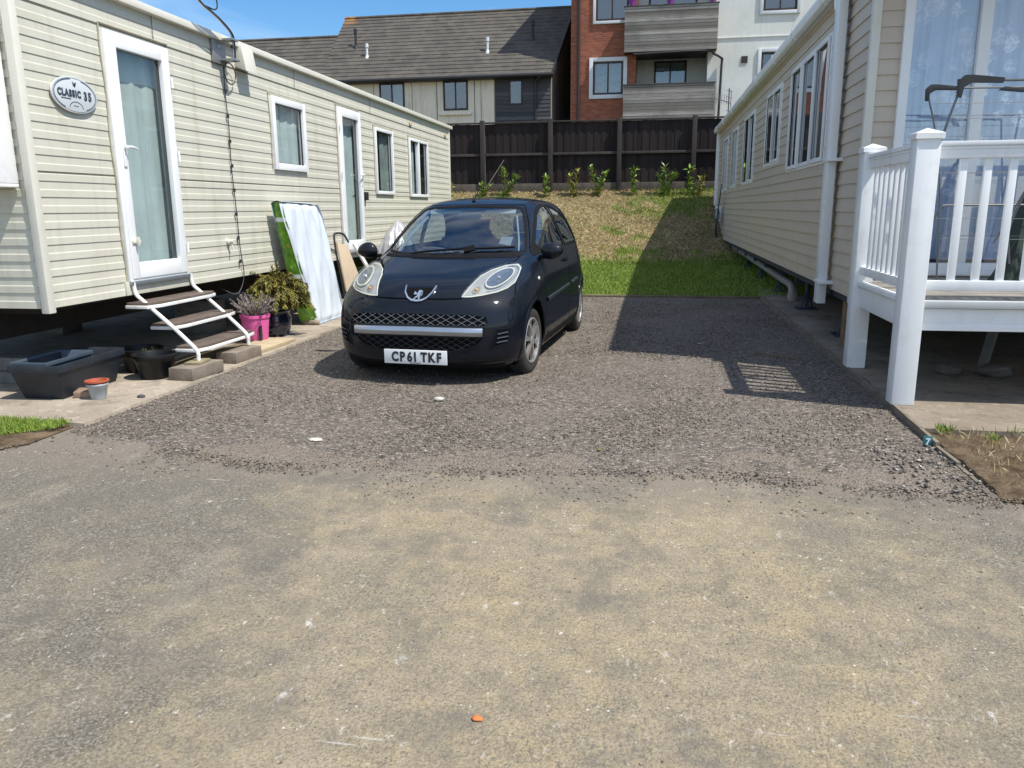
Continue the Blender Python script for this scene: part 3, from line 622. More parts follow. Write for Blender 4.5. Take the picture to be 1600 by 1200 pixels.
part(sg, 'lettering', mk, mat('sign_ink', (.03, .05, .07), .5), recalc=False)
# TV aerial mast with bracket, box, cable
AE = thing('aerial_mast', 'curved aerial mast clamped to the eave of the left caravan, with hanging cable', 'aerial', (-4.2, 7.68, 2.7))
alum = mat('mast_alloy', (.5, .52, .54), .3, .8, var=.15)
ps = smooth_path([(-4.10, 7.66, 2.80), (-4.10, 7.67, 2.98), (-4.10, 7.63, 3.06), (-4.10, 7.47, 3.13), (-4.10, 7.32, 3.17), (-4.10, 7.14, 3.21), (-4.10, 6.95, 3.30)], 6)
mb = MB(); mb.tube(ps, .014, 10); part(AE, 'mast', mb, alum, smooth=True)
mb = MB(); mb.tube([Vector(p)+Vector((.02, -.012, -.01)) for p in ps], .007, 6)
mb.tube(smooth_path([(-4.1, 7.18, 3.205), (-4.08, 7.32, 3.195), (-4.09, 7.40, 3.24), (-4.1, 7.40, 3.33), (-4.1, 7.3, 3.42)]), .007, 6); part(AE, 'coax', mb, MAT['black'], smooth=True)
mb = MB(); mb.box(-4.235, -4.215, 7.48, 7.72, 2.77, 3.0); mb.box(-4.22, -4.07, 7.6, 7.72, 2.985, 3.005); mb.box(-4.22, -4.07, 7.6, 7.72, 2.80, 2.82); part(AE, 'bracket', mb, MAT['steel'], bevel=.003)
mb = MB()
for z in (2.995, 2.81, 2.93): mb.lathe([(.0, -.012), (.026, -.012), (.026, .012), (0, .012)], (-4.10, 7.66, z), 12)
part(AE, 'clamp', mb, MAT['black'])
cb = [(-4.22, 7.66, 2.80), (-4.23, 7.67, 2.5), (-4.226, 7.68, 2.2), (-4.228, 7.67, 1.8), (-4.225, 7.69, 1.4), (-4.228, 7.71, 1.0), (-4.22, 7.73, .70), (-4.24, 7.6, .52), (-4.35, 7.5, .58)]
mb = MB(); mb.tube(smooth_path(cb), .005, 6)
mb.tube([(-4.2+.0, 7.66+.11*math.sin(t)+.08, 2.80-.10+.10*math.cos(t)) for t in np.linspace(0, 2*math.pi, 24)], .006, 6)
for z in np.arange(.85, 2.7, .24): mb.lathe([(0, -.02), (.014, -.015), (.014, .015), (0, .02)], (-4.224, 7.675+.02*(2.2-z)*.5, z), 8)
part(AE, 'cable', mb, MAT['black'], smooth=True)

# ------------------------------------------------------------------ right caravan
RX = 1.76; MAT['beige'] = mat('beige_cladding', (.53, .45, .355), .45, var=.03, vs=.8, dirt=(.36, .30, .22, .3), ds=2.5); streaks(MAT['beige'], .22, (.28, .23, .16))
RC = thing('static_caravan', 'beige cladded static caravan with white windows and gutter, behind the white deck on the right', 'static caravan', (RX, 14, 0), group='static caravans either side of the drive')
T = XW(RX, -1)
PR2 = [(0, 0), (0, .014), (.12, .0135), (.92, .002), (1, .001), (1, 0)]
wins = [(9.02, 11.36, 1.83, 3.07), (12.2, 13.75, 2.0, 3.05), (15.2, 17.0, 1.81, 3.03), (18.15, 19.45, 1.80, 3.02), (20.35, 21.7, 1.77, 3.01)]
mb = MB(); siding(mb, T, 7.42, 23.2, .57, 3.42, .124, PR2, wins); part(RC, 'side_wall', mb, MAT['beige'], recalc=False)
fops = [(2.03, 4.9, .85, 3.6)]
mb = MB(); siding(mb, YW(7.4), RX+.02, 5.9, .57, 3.5, .124, PR2, fops); part(RC, 'front_wall', mb, MAT['beige'], recalc=False)
mb = MB(); siding(mb, lambda a, d, z: (a, 23.2+d, z), RX, 5.9, .57, 3.5, .124, PR2); siding(mb, XW(5.9, 1), 7.4, 23.2, .57, 3.42, .124, PR2); part(RC, 'rear_wall', mb, MAT['beige'], recalc=False)
mb = MB(); mb.prism([(RX-.08, 3.43), (3.83, 4.35), (5.98, 3.43)], lambda x, z: (x, 6.90 if z < 3.5 else 6.30, z), lambda x, z: (x, 23.35, z))
mb.prism([(RX-.07, 6.9), (3.0, 6.46), (4.6, 6.46), (5.95, 6.9), (5.95, 7.4), (RX-.07, 7.4)], lambda x, y: (x, y, 3.36), lambda x, y: (x, y, 3.428)); part(RC, 'roof', mb, mat('brown_roof', (.12, .09, .07), .7, var=.2))
mb = MB(); mb.box(RX-.06, RX+.09, 6.92, 23.3, 3.35, 3.432); part(RC, 'fascia', mb, MAT['white'], bevel=.006)
mb = MB(); gp = [(-.10, .05), (-.105, .0), (-.09, -.045), (-.05, -.065), (-.01, -.045), (.0, 0), (.0, .05)]
mb.prism([(RX-.06+x, 3.39+z) for x, z in gp], lambda x, z: (x, 6.9, z), lambda x, z: (x, 23.35, z))
gut = part(RC, 'gutter', mb, MAT['white'], bevel=.004)
for y in (8.9, 10.6, 12.3, 14.2, 16.2, 18.4, 20.6, 22.6):
    mb = MB(); mb.prism([(RX-.062+x*1.09, 3.388+z*1.12) for x, z in gp], lambda x, z: (x, y, z), lambda x, z: (x, y+.07, z)); part(gut, 'gutter_bracket', mb, MAT['white'])
mb = MB(); mb.tube([(RX-.10, 8.45, 3.36), (RX-.10, 8.42, 3.2), (RX-.07, 8.38, 3.05)], .035, 10); mb.box(RX-.125, RX-.045, 8.22, 8.40, .42, 3.3)
dp = part(RC, 'downpipe', mb, MAT['white'], bevel=.008)
for z in (.62, 1.78): mb = MB(); mb.box(RX-.135, RX, 8.12, 8.41, z, z+.03); part(dp, 'pipe_clip', mb, MAT['white'], bevel=.003)
mb = MB(); mb.box(RX-.025, RX+.045, 7.375, 7.45, .52, 3.5); part(RC, 'corner_trim', mb, MAT['creamtrim'], bevel=.006)
mb = MB(); mb.box(RX-.09, RX+.02, 23.1, 23.22, .40, 3.35); part(RC, 'downpipe', mb, MAT['white'], bevel=.01)
rc_cur = mat('blue_grey_room', (.12, .14, .15), .9, var=.3)
for (a0, a1, z0, z1) in wins:
    n_ = 3 if a1-a0 > 2 else 2; st = (a1-a0)/n_; mu = [a0+st*i for i in range(1, n_)]
    sash = [(a0+st*i+.03, a0+st*(i+1)-.03, .012+.012*(i != 1)) for i in range(n_)] if n_ == 3 else [(a0+.03, a0+st, .014)]
    unit(RC, T, a0-.03, a1+.03, z0-.03, z1+.03, MAT['white'], MAT['glassdark'], rc_cur, 'window', fw_=.055, proud=.016, mull=mu, cur=(0, 1), cd_=-.15, sash=sash)
mb = MB(); mb.box(RX+.02, 5.88, 7.42, 23.15, .50, .575); part(RC, 'floor', mb, mat('underfloor_blue', (.04, .045, .055), .8))
mb = MB()
for x in (2.35, 4.6): mb.box(x-.035, x+.035, 7.6, 23, .27, .50)
for y in np.arange(8, 23, 1.5): mb.box(1.9, 2.3, y, y+.05, .36, .50)
part(RC, 'chassis', mb, mat('blue_chassis', (.045, .06, .085), .6, var=.2, dirt=(.12, .08, .05, .3)))
for y in np.arange(8.6, 22.5, 2.2):
    mb = MB(); x = 2.02
    mb.tube([(x, y, .06), (x, y, .50)], .028, 10); mb.tube([(x-.10, y-.1, .06), (x, y, .3)], .012, 6); mb.tube([(x+.10, y+.1, .06), (x, y, .3)], .012, 6); mb.box(x-.13, x+.13, y-.13, y+.13, .05, .065)
    part(RC, 'jack_stand', mb, mat('jack_blue', (.035, .055, .085), .5, .3))
mb = MB(); mb.tube(smooth_path([(1.95, 21.5, .42), (1.97, 17, .36), (1.99, 13, .28), (2.0, 12.1, .265), (2.0, 11.85, .24), (2.0, 11.78, .16), (2.0, 11.78, .04)], 5), .055, 14); mb.tube([(1.92, 20.5, .5), (2.08, 15, .40)], .03, 10); mb.lathe([(.0, -.04), (.065, -.04), (.065, .04), (0, .04)], (2.0, 11.78, .12), 16)
part(RC, 'waste_pipe', mb, mat('grey_pipe', (.30, .30, .29), .45, var=.15, dirt=(.15, .13, .1, .4)), smooth=True)
# front glazing with net curtains
T2 = YW(7.4)
f = ring(MB(), 1.98, 4.95, .82, 3.66, .075, -.02, .05, T2, .06)
for x in (2.60, 3.6, 4.25): f.box(x-.045, x+.045, -.02, .045, .88, 3.6, T2)
f.box(1.96, 4.97, .0, .07, .775, .82, T2)
fo = part(RC, 'patio_door', f, MAT['white'], bevel=.006)
g = MB(); g.quad((2.05, 7.4, .87), (4.9, 7.4, .87), (4.9, 7.4, 3.6), (2.05, 7.4, 3.6)); part(fo, 'pane', g, glassmat('patio_glass', (.93, .96, 1.), 1.2, base=.08), recalc=False)
def net_mat():
    b = MatB('lace_net_curtain'); N_, L_ = b.N, b.L; X, Y, Z = b.sep()
    vec = b.comb(X, Z, 0.)
    v1 = b.voro(5.5, 'F1', 'Distance', vec); warp = b.noise(16, 3, .6, vec=vec)
    fl = b.ramp(b.math('ADD', v1, b.math('MULTIPLY', warp, .55)), [(.62, 1.), (.70, 0.)])
    vein = b.ramp(b.noise(38, 3, .7, vec=vec), [(.46, 1.), (.52, .35)])
    fade = b.ramp(b.noise(1.4, 3, .5, vec=vec), [(.40, .15), (.58, 1.)])
    f_ = b.math('MULTIPLY', b.math('MULTIPLY', fl, vein), fade)
    b.col(b.mix(f_, (.50, .60, .76), (.90, .93, .97))); b.set(Roughness=.95)  # sheer ground tinted blue: sky reflection put into the white cloth's colour
    b.val(b.b, 'Alpha', b.math('ADD', b.math('MULTIPLY', f_, .18), .82)); return b.m
MAT['net'] = net_mat()
def netm(mb, x0, x1, z0, z1, y):
    n = int((x1-x0)*90); nz = 24; vs = []; fs = []
    for j in range(nz+1):
        v = j/nz
        for i in range(n+1):
            x = x0+(x1-x0)*i/n
            q = .020*math.sin(x*44+.8*math.sin(v*2+x*3))+.012*math.sin(x*97+1.3)+.02*math.sin(x*9+v*1.5)
            if v < .18: q += .05*(1-v/.18)*math.sin(x*21+v*30)*.5
            vs.append((x+.008*math.sin(v*9), y+q*(1.15-.5*v), z0+(z1-z0)*v))
    for j in range(nz):
        for i in range(n): fs.append((j*(n+1)+i, j*(n+1)+i+1, (j+1)*(n+1)+i+1, (j+1)*(n+1)+i))
    mb.add(vs, fs)
mb = MB(); netm(mb, 2.06, 2.60, .9, 3.6, 7.52); netm(mb, 2.64, 4.9, .9, 3.6, 7.52); part(fo, 'net_curtain', mb, MAT['net'], smooth=True, recalc=False, sharp=80)
A = [(x, y, z) for y in (9.6, 7.43) for z in (.86, 3.62) for x in (2.0, 4.93)]
mb = MB(); mb.add(A, [(0, 1, 3, 2), (0, 4, 5, 1), (2, 3, 7, 6), (0, 2, 6, 4), (1, 5, 7, 3)]); part(fo, 'reveal', mb, mat('lounge_interior', (.20, .23, .27), .9), recalc=False)
# meter box with hanging cables at the far end
mb = MB(); mb.box(1.60, 1.745, 21.1, 21.6, 1.0, 1.38)
M_ = thing('meter_box', 'white meter box with dark cables at the far end of the beige caravan', 'meter box', (1.68, 21.3, 0.1)); part(M_, 'cabinet', mb, MAT['whitem'], bevel=.02)
mb = MB()
for i in range(5):
    o = .05*i; mb.tube(smooth_path([(1.66, 21.0-o*1.5, 1.5+.1*i), (1.60, 20.8-o, 1.25), (1.58, 20.9-o*2, .8), (1.62, 21.1-o, .45), (1.55-o*.5, 20.9-o*2, .12)]), .012, 6)
part(M_, 'cables', mb, mat('cable_dark_blue', (.02, .03, .05), .5), smooth=True)
mb = MB()
for i in range(4): mb.tube([(1.60+.06*math.cos(t), 20.85+.12*math.cos(t)+.02*i, 1.15+.16*math.sin(t)) for t in np.linspace(0, 6.28, 20)], .012, 6)
part(M_, 'cable_coil', mb, mat('cable_blue', (.05, .09, .16), .5), smooth=True)
# yagi aerial on the far roof
YA = thing('yagi_aerial', 'small bare metal aerial above the far end of the beige caravan roof', 'aerial', (1.95, 21.5, 3.4)); al2 = mat('aerial_alloy', (.12, .125, .13), .4, .7)
mb = MB(); mb.tube([(1.80, 21.5, 3.4), (1.80, 21.5, 4.26)], .015); part(YA, 'mast', mb, al2)
mb = MB(); mb.tube([(1.36, 21.3, 4.02), (1.84, 21.6, 3.93)], .010)
for i in range(7): x = 1.38+i*.06; mb.tube([(x, 21.3+.33*(x-1.25)-.02, 4.02-.09*(x-1.25)-.11), (x, 21.3+.33*(x-1.25), 4.02-.09*(x-1.25)+.13)], .005, 6)
for z in (3.72, 3.9, 4.05, 4.2): mb.tube([(1.72, 21.35, z), (1.90, 21.75, z)], .006, 6)
mb.tube([(1.86, 21.6, 3.7), (1.86, 21.6, 4.22)], .008, 6); part(YA, 'dipoles', mb, al2)
# ------------------------------------------------------------------ fence
def m_boards(name, cols, pitch, axis='x', ph=0., rough=.85, stain=None, gr=(30, 1)):
    """timber boards: each board its own shade; grain along the board"""
    b = MatB(name); S = b.sep(); a = S[0] if axis == 'x' else S[2]
    k = b.math('FLOOR', b.math('DIVIDE', b.math('ADD', a, ph), pitch))
    wn = b.N.new('ShaderNodeTexWhiteNoise'); wn.noise_dimensions = '1D'; b.L.new(k, wn.inputs['W'])
    c = b.ramp(wn.outputs[0], cols)
    vec = b.coord((gr[0], gr[0], gr[1]) if axis == 'x' else (gr[1], gr[1], gr[0]))
    c = b.mix(b.ramp(b.noise(2.2, 6, .7, vec=vec), [(.35, .55), (.6, 0.)]), c, sc(cols[0][1], .6))
    if stain: c = b.mix(b.ramp(b.noise(.7, 5, .6), [(.5, 0.), (.7, stain[3])]), c, stain[:3])
    b.col(c); b.set(Roughness=rough); b.b.inputs['Specular IOR Level'].default_value = .3
    b.bump(b.noise(3, 5, .7, vec=vec), .3, .006); return b.m
MAT['fence'] = m_boards('dark_fence_boards', [(0, (.018, .0125, .0125)), (1, (.036, .025, .024))], .115, 'x')
MAT['fencep'] = mat('dark_fence_post', (.034, .025, .023), .8, var=.3, vs=5)
MAT['fencer'] = mat('dark_fence_rail', (.05, .04, .036), .8, var=.3, vs=4)
FE = thing('boundary_fence', 'tall dark brown close boarded timber fence along the top of the bank', 'fence', (-1, 24.3, 1.85))
PX = [-14.17, -11.85, -9.52, -7.30, -5.12, -3.06, -1.02, 1.12, 3.24, 5.4, 7.6]
for i, x in enumerate(PX):
    mb = MB(); mb.box(x-.065, x+.065, 24.18, 24.31, 1.55, 3.93); part(FE, 'post', mb, MAT['fencep'], bevel=.008)
for a, b_ in zip(PX, PX[1:]):
    tz = 3.84+.012*math.sin(a*3); mb = MB(); x = a+.065; xe = b_-.065; n = int(round((xe-x)/.115)); wd = (xe-x)/n
    for k in range(n):
        o = .012*(k % 2); mb.box(x+k*wd-.004, x+(k+1)*wd+.004, 24.335-o, 24.345-o, 1.99, tz-.01*random.random())
    part(FE, 'board_panel', mb, MAT['fence'])
    for z, hh in ((2.90, .075), (3.845, .04), (1.84, .25)):
        mb = MB(); mb.box(x, xe, 24.24 if z != 3.845 else 24.26, 24.322 if z != 3.845 else 24.37, z, z+hh); part(FE, 'rail' if z > 1.9 else 'gravel_board', mb, MAT['fencer'] if z > 2 else mat('gravel_board_wood', (.10, .085, .07), .9, var=.3), bevel=.004)
# ------------------------------------------------------------------ young laurel plants on the bank
def m_leaf(name, stops, rough=.35):
    b = MatB(name); g = b.N.new('ShaderNodeNewGeometry'); b.col(b.ramp(g.outputs['Random Per Island'], stops)); b.set(Roughness=rough); return b.m
MAT['laurel'] = m_leaf('laurel_leaf', [(0, (.07, .14, .018)), (.5, (.16, .28, .035)), (.85, (.30, .42, .08)), (1, (.52, .46, .14))])
MAT['laurely'] = m_leaf('yellowing_laurel_leaf', [(0, (.10, .15, .02)), (.5, (.30, .32, .05)), (.8, (.50, .45, .12)), (1, (.35, .22, .06))])
MAT['stem'] = mat('green_stem', (.12, .09, .04), .8)
def leafquads(rs, n, fn):
    mb = MB()
    for i in range(n):
        p, d, ln, wd = fn(i); d = d.normalized(); s_ = d.cross(Vector((0, 0, 1))); s_ = (s_.normalized() if s_.length > .01 else Vector((1, 0, 0)))
        s_ = (s_+Vector((rs.uniform(-.5, .5), rs.uniform(-.5, .5), rs.uniform(-.5, .5)))).normalized(); nn = s_.cross(d)
        q = [p, p+d*ln*.45+s_*wd*.5+nn*wd*.12, p+d*ln, p+d*ln*.45-s_*wd*.5+nn*wd*.12, p+d*ln*.5-nn*wd*.08]
        mb.add(q, [(0, 1, 4), (1, 2, 4), (2, 3, 4), (3, 0, 4)])
    return mb
SAP = [(-6.09, .40, [(-.0, .40)], 1, 'small yellowish sapling hard against the far corner of the cream caravan'),
       (-5.09, .40, [(.0, .36), (.25, .32)], 0, 'low sprawling sapling in front of the leftmost full fence panel'),
       (-4.40, .85, [(.0, .82), (.42, .60)], 0, 'two stemmed green sapling left of the post behind the car roof, leaning left'),
       (-3.17, .65, [(.02, .62)], 0, 'dark green sapling touching a fence post above the car roof'),
       (-2.33, .75, [(-.1, .62), (.12, .75)], 1, 'yellow leaved forked sapling just right of the fence post above the car'),
       (-1.60, .80, [(-.25, .85), (.22, .68), (.1, .4)], 0, 'widest V shaped bright green sapling in the middle of the bank'),
       (-.58, .78, [(.0, .78)], 0, 'slim single stemmed sapling right of the middle fence post'),
       (.36, .88, [(-.05, .88), (-.2, .6), (.25, .62)], 0, 'bushiest rounded sapling near the right end of the bank'),
       (1.06, .78, [(-.05, .78)], 0, 'upright sapling in front of the last visible fence post'),
       (1.28, .55, [(.12, .5)], 1, 'yellow and orange leaved low sapling beside the last fence post')]
for j, (x, h, stems, ye, lab) in enumerate(SAP):
    rs = random.Random(40+j); zb = bank_z(x, 23.9)-.02
    S_ = thing('laurel_sapling', lab, 'sapling', (x, 23.9, zb), group='young laurels planted along the fence')
    mb = MB(); tips = []
    for dx, hh in stems:
        ps = smooth_path([(x, 23.9, zb-.03), (x+dx*.4, 23.9+rs.uniform(-.05, .05), zb+hh*.4), (x+dx, 23.9+rs.uniform(-.1, .1), zb+hh)], 5); tips.append(ps); mb.tube(ps, [.012]*(len(ps)-1)+[.004], 5)
    part(S_, 'stem', mb, MAT['stem'])
    def fn(i):
        ps = rs.choice(tips); t = rs.random()**.75*(len(ps)-1); k = int(t); k = min(k, len(ps)-2); p = ps[k].lerp(ps[k+1], t-k)
        a = rs.uniform(0, 6.28); return p, Vector((math.cos(a), math.sin(a), rs.uniform(-.1, 1.3))), rs.uniform(.13, .22), rs.uniform(.045, .075)
    part(S_, 'leaves', leafquads(rs, int(90*h*len(stems)**.7+18), fn), MAT['laurely'] if ye else MAT['laurel'], recalc=False)
# cane leaning at the fence
mb = MB(); mb.tube([(-5.0, 23.9, 1.9), (-4.45, 24.15, 2.78)], .008, 6); top('cane', mb, mat('bamboo_cane', (.25, .24, .2), .7), 'thin cane leaning against the fence beside the low sapling', 'cane')

# ------------------------------------------------------------------ brick, tiles, render
def m_brick():
    b = MatB('red_brick'); S = b.sep(); vec = b.comb(b.math('ADD', S[0], S[1]), S[2], 0.)
    t = b.N.new('ShaderNodeTexBrick'); b.L.new(vec, t.inputs[0]); t.inputs['Scale'].default_value = 1
    t.inputs['Brick Width'].default_value = .235; t.inputs['Row Height'].default_value = .078; t.inputs['Mortar Size'].default_value = .011; t.inputs['Mortar Smooth'].default_value = .2; t.inputs['Bias'].default_value = -.1
    t.inputs['Color1'].default_value = (.27, .060, .026, 1); t.inputs['Color2'].default_value = (.42, .120, .058, 1); t.inputs['Mortar'].default_value = (.22, .15, .11, 1)
    c = b.mix(b.ramp(b.noise(.6, 5, .6), [(.4, 0.), (.7, .35)]), t.outputs[0], (.14, .05, .03)); b.col(c); b.set(Roughness=.9)
    b.bump(t.outputs['Fac'], .5, -.01); return b.m
def m_tiles():
    b = MatB('grey_roof_tiles'); S = b.sep(); vec = b.comb(S[0], b.math('MULTIPLY', S[1], 1.), 0.)
    t = b.N.new('ShaderNodeTexBrick'); b.L.new(vec, t.inputs[0]); t.inputs['Scale'].default_value = 1; t.inputs['Brick Width'].default_value = .30; t.inputs['Row Height'].default_value = .20; t.inputs['Mortar Size'].default_value = .008
    t.inputs['Color1'].default_value = (.058, .050, .042, 1); t.inputs['Color2'].default_value = (.095, .083, .068, 1); t.inputs['Mortar'].default_value = (.05, .045, .04, 1)
    c = b.mix(b.ramp(b.noise(.9, 7, .7), [(.5, 0.), (.68, .45)]), t.outputs[0], (.125, .112, .095))
    qx = b.math('ADD', S[0], 4.87); qz = b.math('SUBTRACT', S[2], 7.83); qd = b.math('SQRT', b.math('ADD', b.math('MULTIPLY', qx, b.math('MULTIPLY', qx, .3)), b.math('MULTIPLY', qz, qz)))
    ri = b.math('MULTIPLY', b.ramp(b.noise(2.5, 5, .7), [(.40, 0.), (.6, 1.)]), b.ramp(qd, [(.15, .85), (.5, 0.)]))
    b.col(b.mix(ri, c, (.45, .20, .03))); b.set(Roughness=.85); return b.m
MAT['brick'] = m_brick(); MAT['tile'] = m_tiles()
MAT['render'] = mat('white_render', (.68, .68, .64), .9, var=.05, vs=.9, dirt=(.40, .42, .38, .5), ds=.55, bump=.1); streaks(MAT['render'], .3, (.36, .38, .35))
MAT['panel'] = mat('cream_panel', (.76, .67, .54), .85, var=.05, vs=1, dirt=(.30, .25, .19, .4), ds=1.2); streaks(MAT['panel'], .45, (.24, .20, .15))
MAT['clad'] = m_boards('dark_grey_cladding', [(0, (.055, .055, .06)), (1, (.12, .12, .125))], .155, 'z')
MAT['balc'] = m_boards('silvered_timber', [(0, (.13, .118, .10)), (.5, (.27, .255, .23)), (1, (.52, .50, .455))], .117, 'z', stain=(.07, .068, .065, .55), gr=(30, .8))
MAT['brown'] = mat('brown_window_frame', (.035, .020, .018), .5)
MAT['gutterb'] = mat('black_gutter', (.02, .02, .022), .5)
MAT['wtrim'] = mat('white_surround', (.62, .64, .66), .6, var=.03)
hc1 = mat('pale_net_house', (.35, .40, .42), .9, var=.25, vs=9); hc2 = mat('dim_room', (.06, .07, .07), .9, var=.4)
def hwin(root, T, a0, a1, z0, z1, cm, mull=True, surround=None, cur=(0, 1)):
    fo = unit(root, T, a0, a1, z0, z1, MAT['brown'], MAT['glassdark'], cm, 'window', fw_=.07, proud=.02, mull=((a0+a1)/2,) if mull else (), cur=cur, cd_=-.15)
    if surround:
        s_ = ring(MB(), a0-surround, a1+surround, z0-surround, z1+surround, surround-.002, 0, .06, T); part(fo, 'surround', s_, MAT['wtrim'], bevel=.01)
    return fo
def wallq(mb, T, a0, a1, z0, z1, ops=()):
    return siding(mb, T, a0, a1, z0, z1, z1-z0, [(0, 0), (1, 0)], ops)
# terraced house with tiled roof
H1 = thing('terraced_house', 'long cream panelled house with dark grey tiled roof behind the fence', 'house', (-9, 33, 1.9)); T = YW(33)
ow = [(-11.30, -10.22, 5.38, 6.44), (-8.58, -7.54, 5.29, 6.44), (-5.86, -5.28, 5.42, 6.40)]
mb = MB(); wallq(mb, T, -30, -6.43, 1.9, 6.5, ow); part(H1, 'wall', mb, MAT['panel'], recalc=False)
mb = MB(); siding(mb, T, -6.43, -4.15, 1.9, 6.5, .155, [(0, 0), (0, .015), (1, 0)], ow); part(H1, 'timber_cladding', mb, MAT['clad'], recalc=False)
mb = MB(); mb.add([(-4.15, 33, 1.9), (-3.40, 46, 1.9), (-3.40, 46, 6.5), (-3.64, 36.3, 9.6), (-4.15, 33, 6.5)], [(0, 1, 2, 3, 4)]); part(H1, 'gable_wall', mb, mat('gable_pebbledash', (.20, .18, .15), .95, var=.2), recalc=False)
mb = MB(); mb.add([(-30, 46, 1.9), (-4.15, 46, 1.9), (-4.15, 46, 6.5), (-30, 46, 6.5)], [(0, 1, 2, 3)]); part(H1, 'back_wall', mb, MAT['panel'])
hwin(H1, T, *ow[0], hc1, cur=(.5, 1)); hwin(H1, T, *ow[1], hc2, cur=(0, .5)); hwin(H1, T, *ow[2], hc2, mull=False, cur=(0, .6))
for x in (-8.85, -7.27): mb = MB(); mb.box(x-.01, x+.01, 32.985, 33.0, 4.0, 6.5); part(H1, 'panel_joint', mb, MAT['gutterb'])
for x in (-11.55, -9.9, -6.45, -7.0): mb = MB(); mb.box(x-.008, x+.008, 32.99, 33.0, 4.0, 6.5); part(H1, 'panel_joint', mb, mat('joint_brown', (.2, .16, .12), .9))
for (a0, a1) in ((-11.45, -10.05), (-8.75, -7.4)): mb = MB(); mb.box(a0, a1, 32.90, 32.998, 5.10, 5.20); part(H1, 'sill', mb, MAT['panel'], bevel=.01)
sl = .883
def courses(x0, x1, Y0, Y1, fl=0):
    mb = MB(); n = int(round((Y1-Y0)/.20)); st = (Y1-Y0)/n
    z = lambda y: 6.55+(y-32.7)*sl
    for k in range(n):
        a, b_ = Y0+k*st, Y0+(k+1)*st; xo = x1; xa, xb = xo+fl*(a-Y0), xo+fl*(b_-Y0)
        mb.quad((x0, a, z(a)), (xa, a, z(a)), (xa, a, z(a)+.035), (x0, a, z(a)+.035)); mb.quad((x0, a, z(a)+.035), (xa, a, z(a)+.035), (xb, b_, z(b_)), (x0, b_, z(b_)))
    return mb
mb = courses(-13.87, -4.02, 32.7, 36.3, .14); mb.quad((-13.87, 36.3, 9.73), (-3.52, 36.3, 9.73), (-3.4, 46.1, 6.5), (-13.87, 46.1, 6.5)); mb.add([(-13.87, 32.7, 6.5), (-13.87, 36.3, 9.7), (-13.87, 46.1, 6.5)], [(0, 1, 2)])
rf1 = part(H1, 'roof', mb, MAT['tile'], recalc=False)
mb = courses(-30, -13.87, 32.7, 35.2); mb.quad((-30, 35.2, 8.757), (-13.87, 35.2, 8.757), (-13.87, 46.1, 6.5), (-30, 46.1, 6.5)); rf2 = part(H1, 'roof', mb, MAT['tile'], recalc=False)
mb = MB(); mb.tube([(-13.9, 36.3, 9.74), (-3.5, 36.3, 9.74)], .07, 8); part(rf1, 'ridge_tiles', mb, MAT['tile'])
mb = MB(); mb.tube([(-30, 35.2, 8.77), (-13.8, 35.2, 8.77)], .07, 8); part(rf2, 'ridge_tiles', mb, MAT['tile'])
mb = MB(); mb.tube([(-30, 32.62, 6.5), (-4.0, 32.62, 6.5)], .075, 8); mb.box(-30, -4.02, 32.68, 33.0, 6.42, 6.56); gt = part(H1, 'gutter', mb, MAT['gutterb'])
mb = MB(); mb.bar((-4.04, 32.66, 6.5), (-3.54, 36.3, 9.7), .05, .2); part(H1, 'bargeboard', mb, MAT['gutterb'])
mb = MB(); mb.tube(smooth_path([(-4.5, 32.62, 6.45), (-4.72, 32.8, 6.3), (-4.75, 32.93, 6.1), (-4.75, 32.93, 2)]), .045, 8); part(H1, 'downpipe', mb, MAT['gutterb'], smooth=True)
for x, z0, z1, c, lab in ((-12.78, 8.1, 8.9, 'b', 0), (-12.1, 7.6, 8.18, 'w', 0), (-6.9, 7.6, 8.22, 'w', 0), (-5.1, 8.1, 8.9, 'b', 0)):
    mb = MB(); mb.lathe([(0, 0), (.05, 0), (.05, (z1-z0)*.72), (.075, (z1-z0)*.74), (.075, z1-z0), (0, z1-z0)], (x, 32.7+(z0-6.5)/sl, z0), 12); mb.lathe([(0, -.02), (.10, -.02), (.06, .12), (0, .12)], (x, 32.7+(z0-6.5)/sl, z0), 12)
    part(rf1, 'flue_pipe', mb, MAT['gutterb'] if c == 'b' else MAT['wtrim'], smooth=True)
# flats
H2 = thing('block_of_flats', 'red brick and white rendered block of flats with timber balconies behind the fence', 'flats', (1, 33, 1.9)); T = YW(33)
wo_ = [(-2.48, -1.30, 5.71, 6.94), (-2.40, -1.14, 8.42, 9.75)]
mb = MB(); wallq(mb, T, -3.36, -.82, 1.9, 12.5, wo_); part(H2, 'brick_wall', mb, MAT['brick'], recalc=False)
mb = MB(); mb.quad((-3.36, 33, 1.9), (-3.36, 40, 1.9), (-3.36, 40, 12.5), (-3.36, 33, 12.5)); part(H2, 'side_wall', mb, MAT['brick'], recalc=False)
mb = MB(); mb.quad((-.82, 33, 1.9), (-.82, 34.5, 1.9), (-.82, 34.5, 12.5), (-.82, 33, 12.5)); part(H2, 'recess_return', mb, MAT['brick'], recalc=False)
dr = [(-.12, 1.18, 4.8, 7.13), (-.4, 1.5, 8.0, 10.0)]
mb = MB(); wallq(mb, YW(34.5), -.82, 1.90, 1.9, 12.5, dr); mb.quad((1.90, 33, 1.9), (1.90, 34.5, 1.9), (1.90, 34.5, 12.5), (1.90, 33, 12.5)); part(H2, 'recess_wall', mb, MAT['render'], recalc=False)
rw = [(3.85, 5.06, 8.5, 9.7), (3.88, 5.0, 5.9, 7.05)]
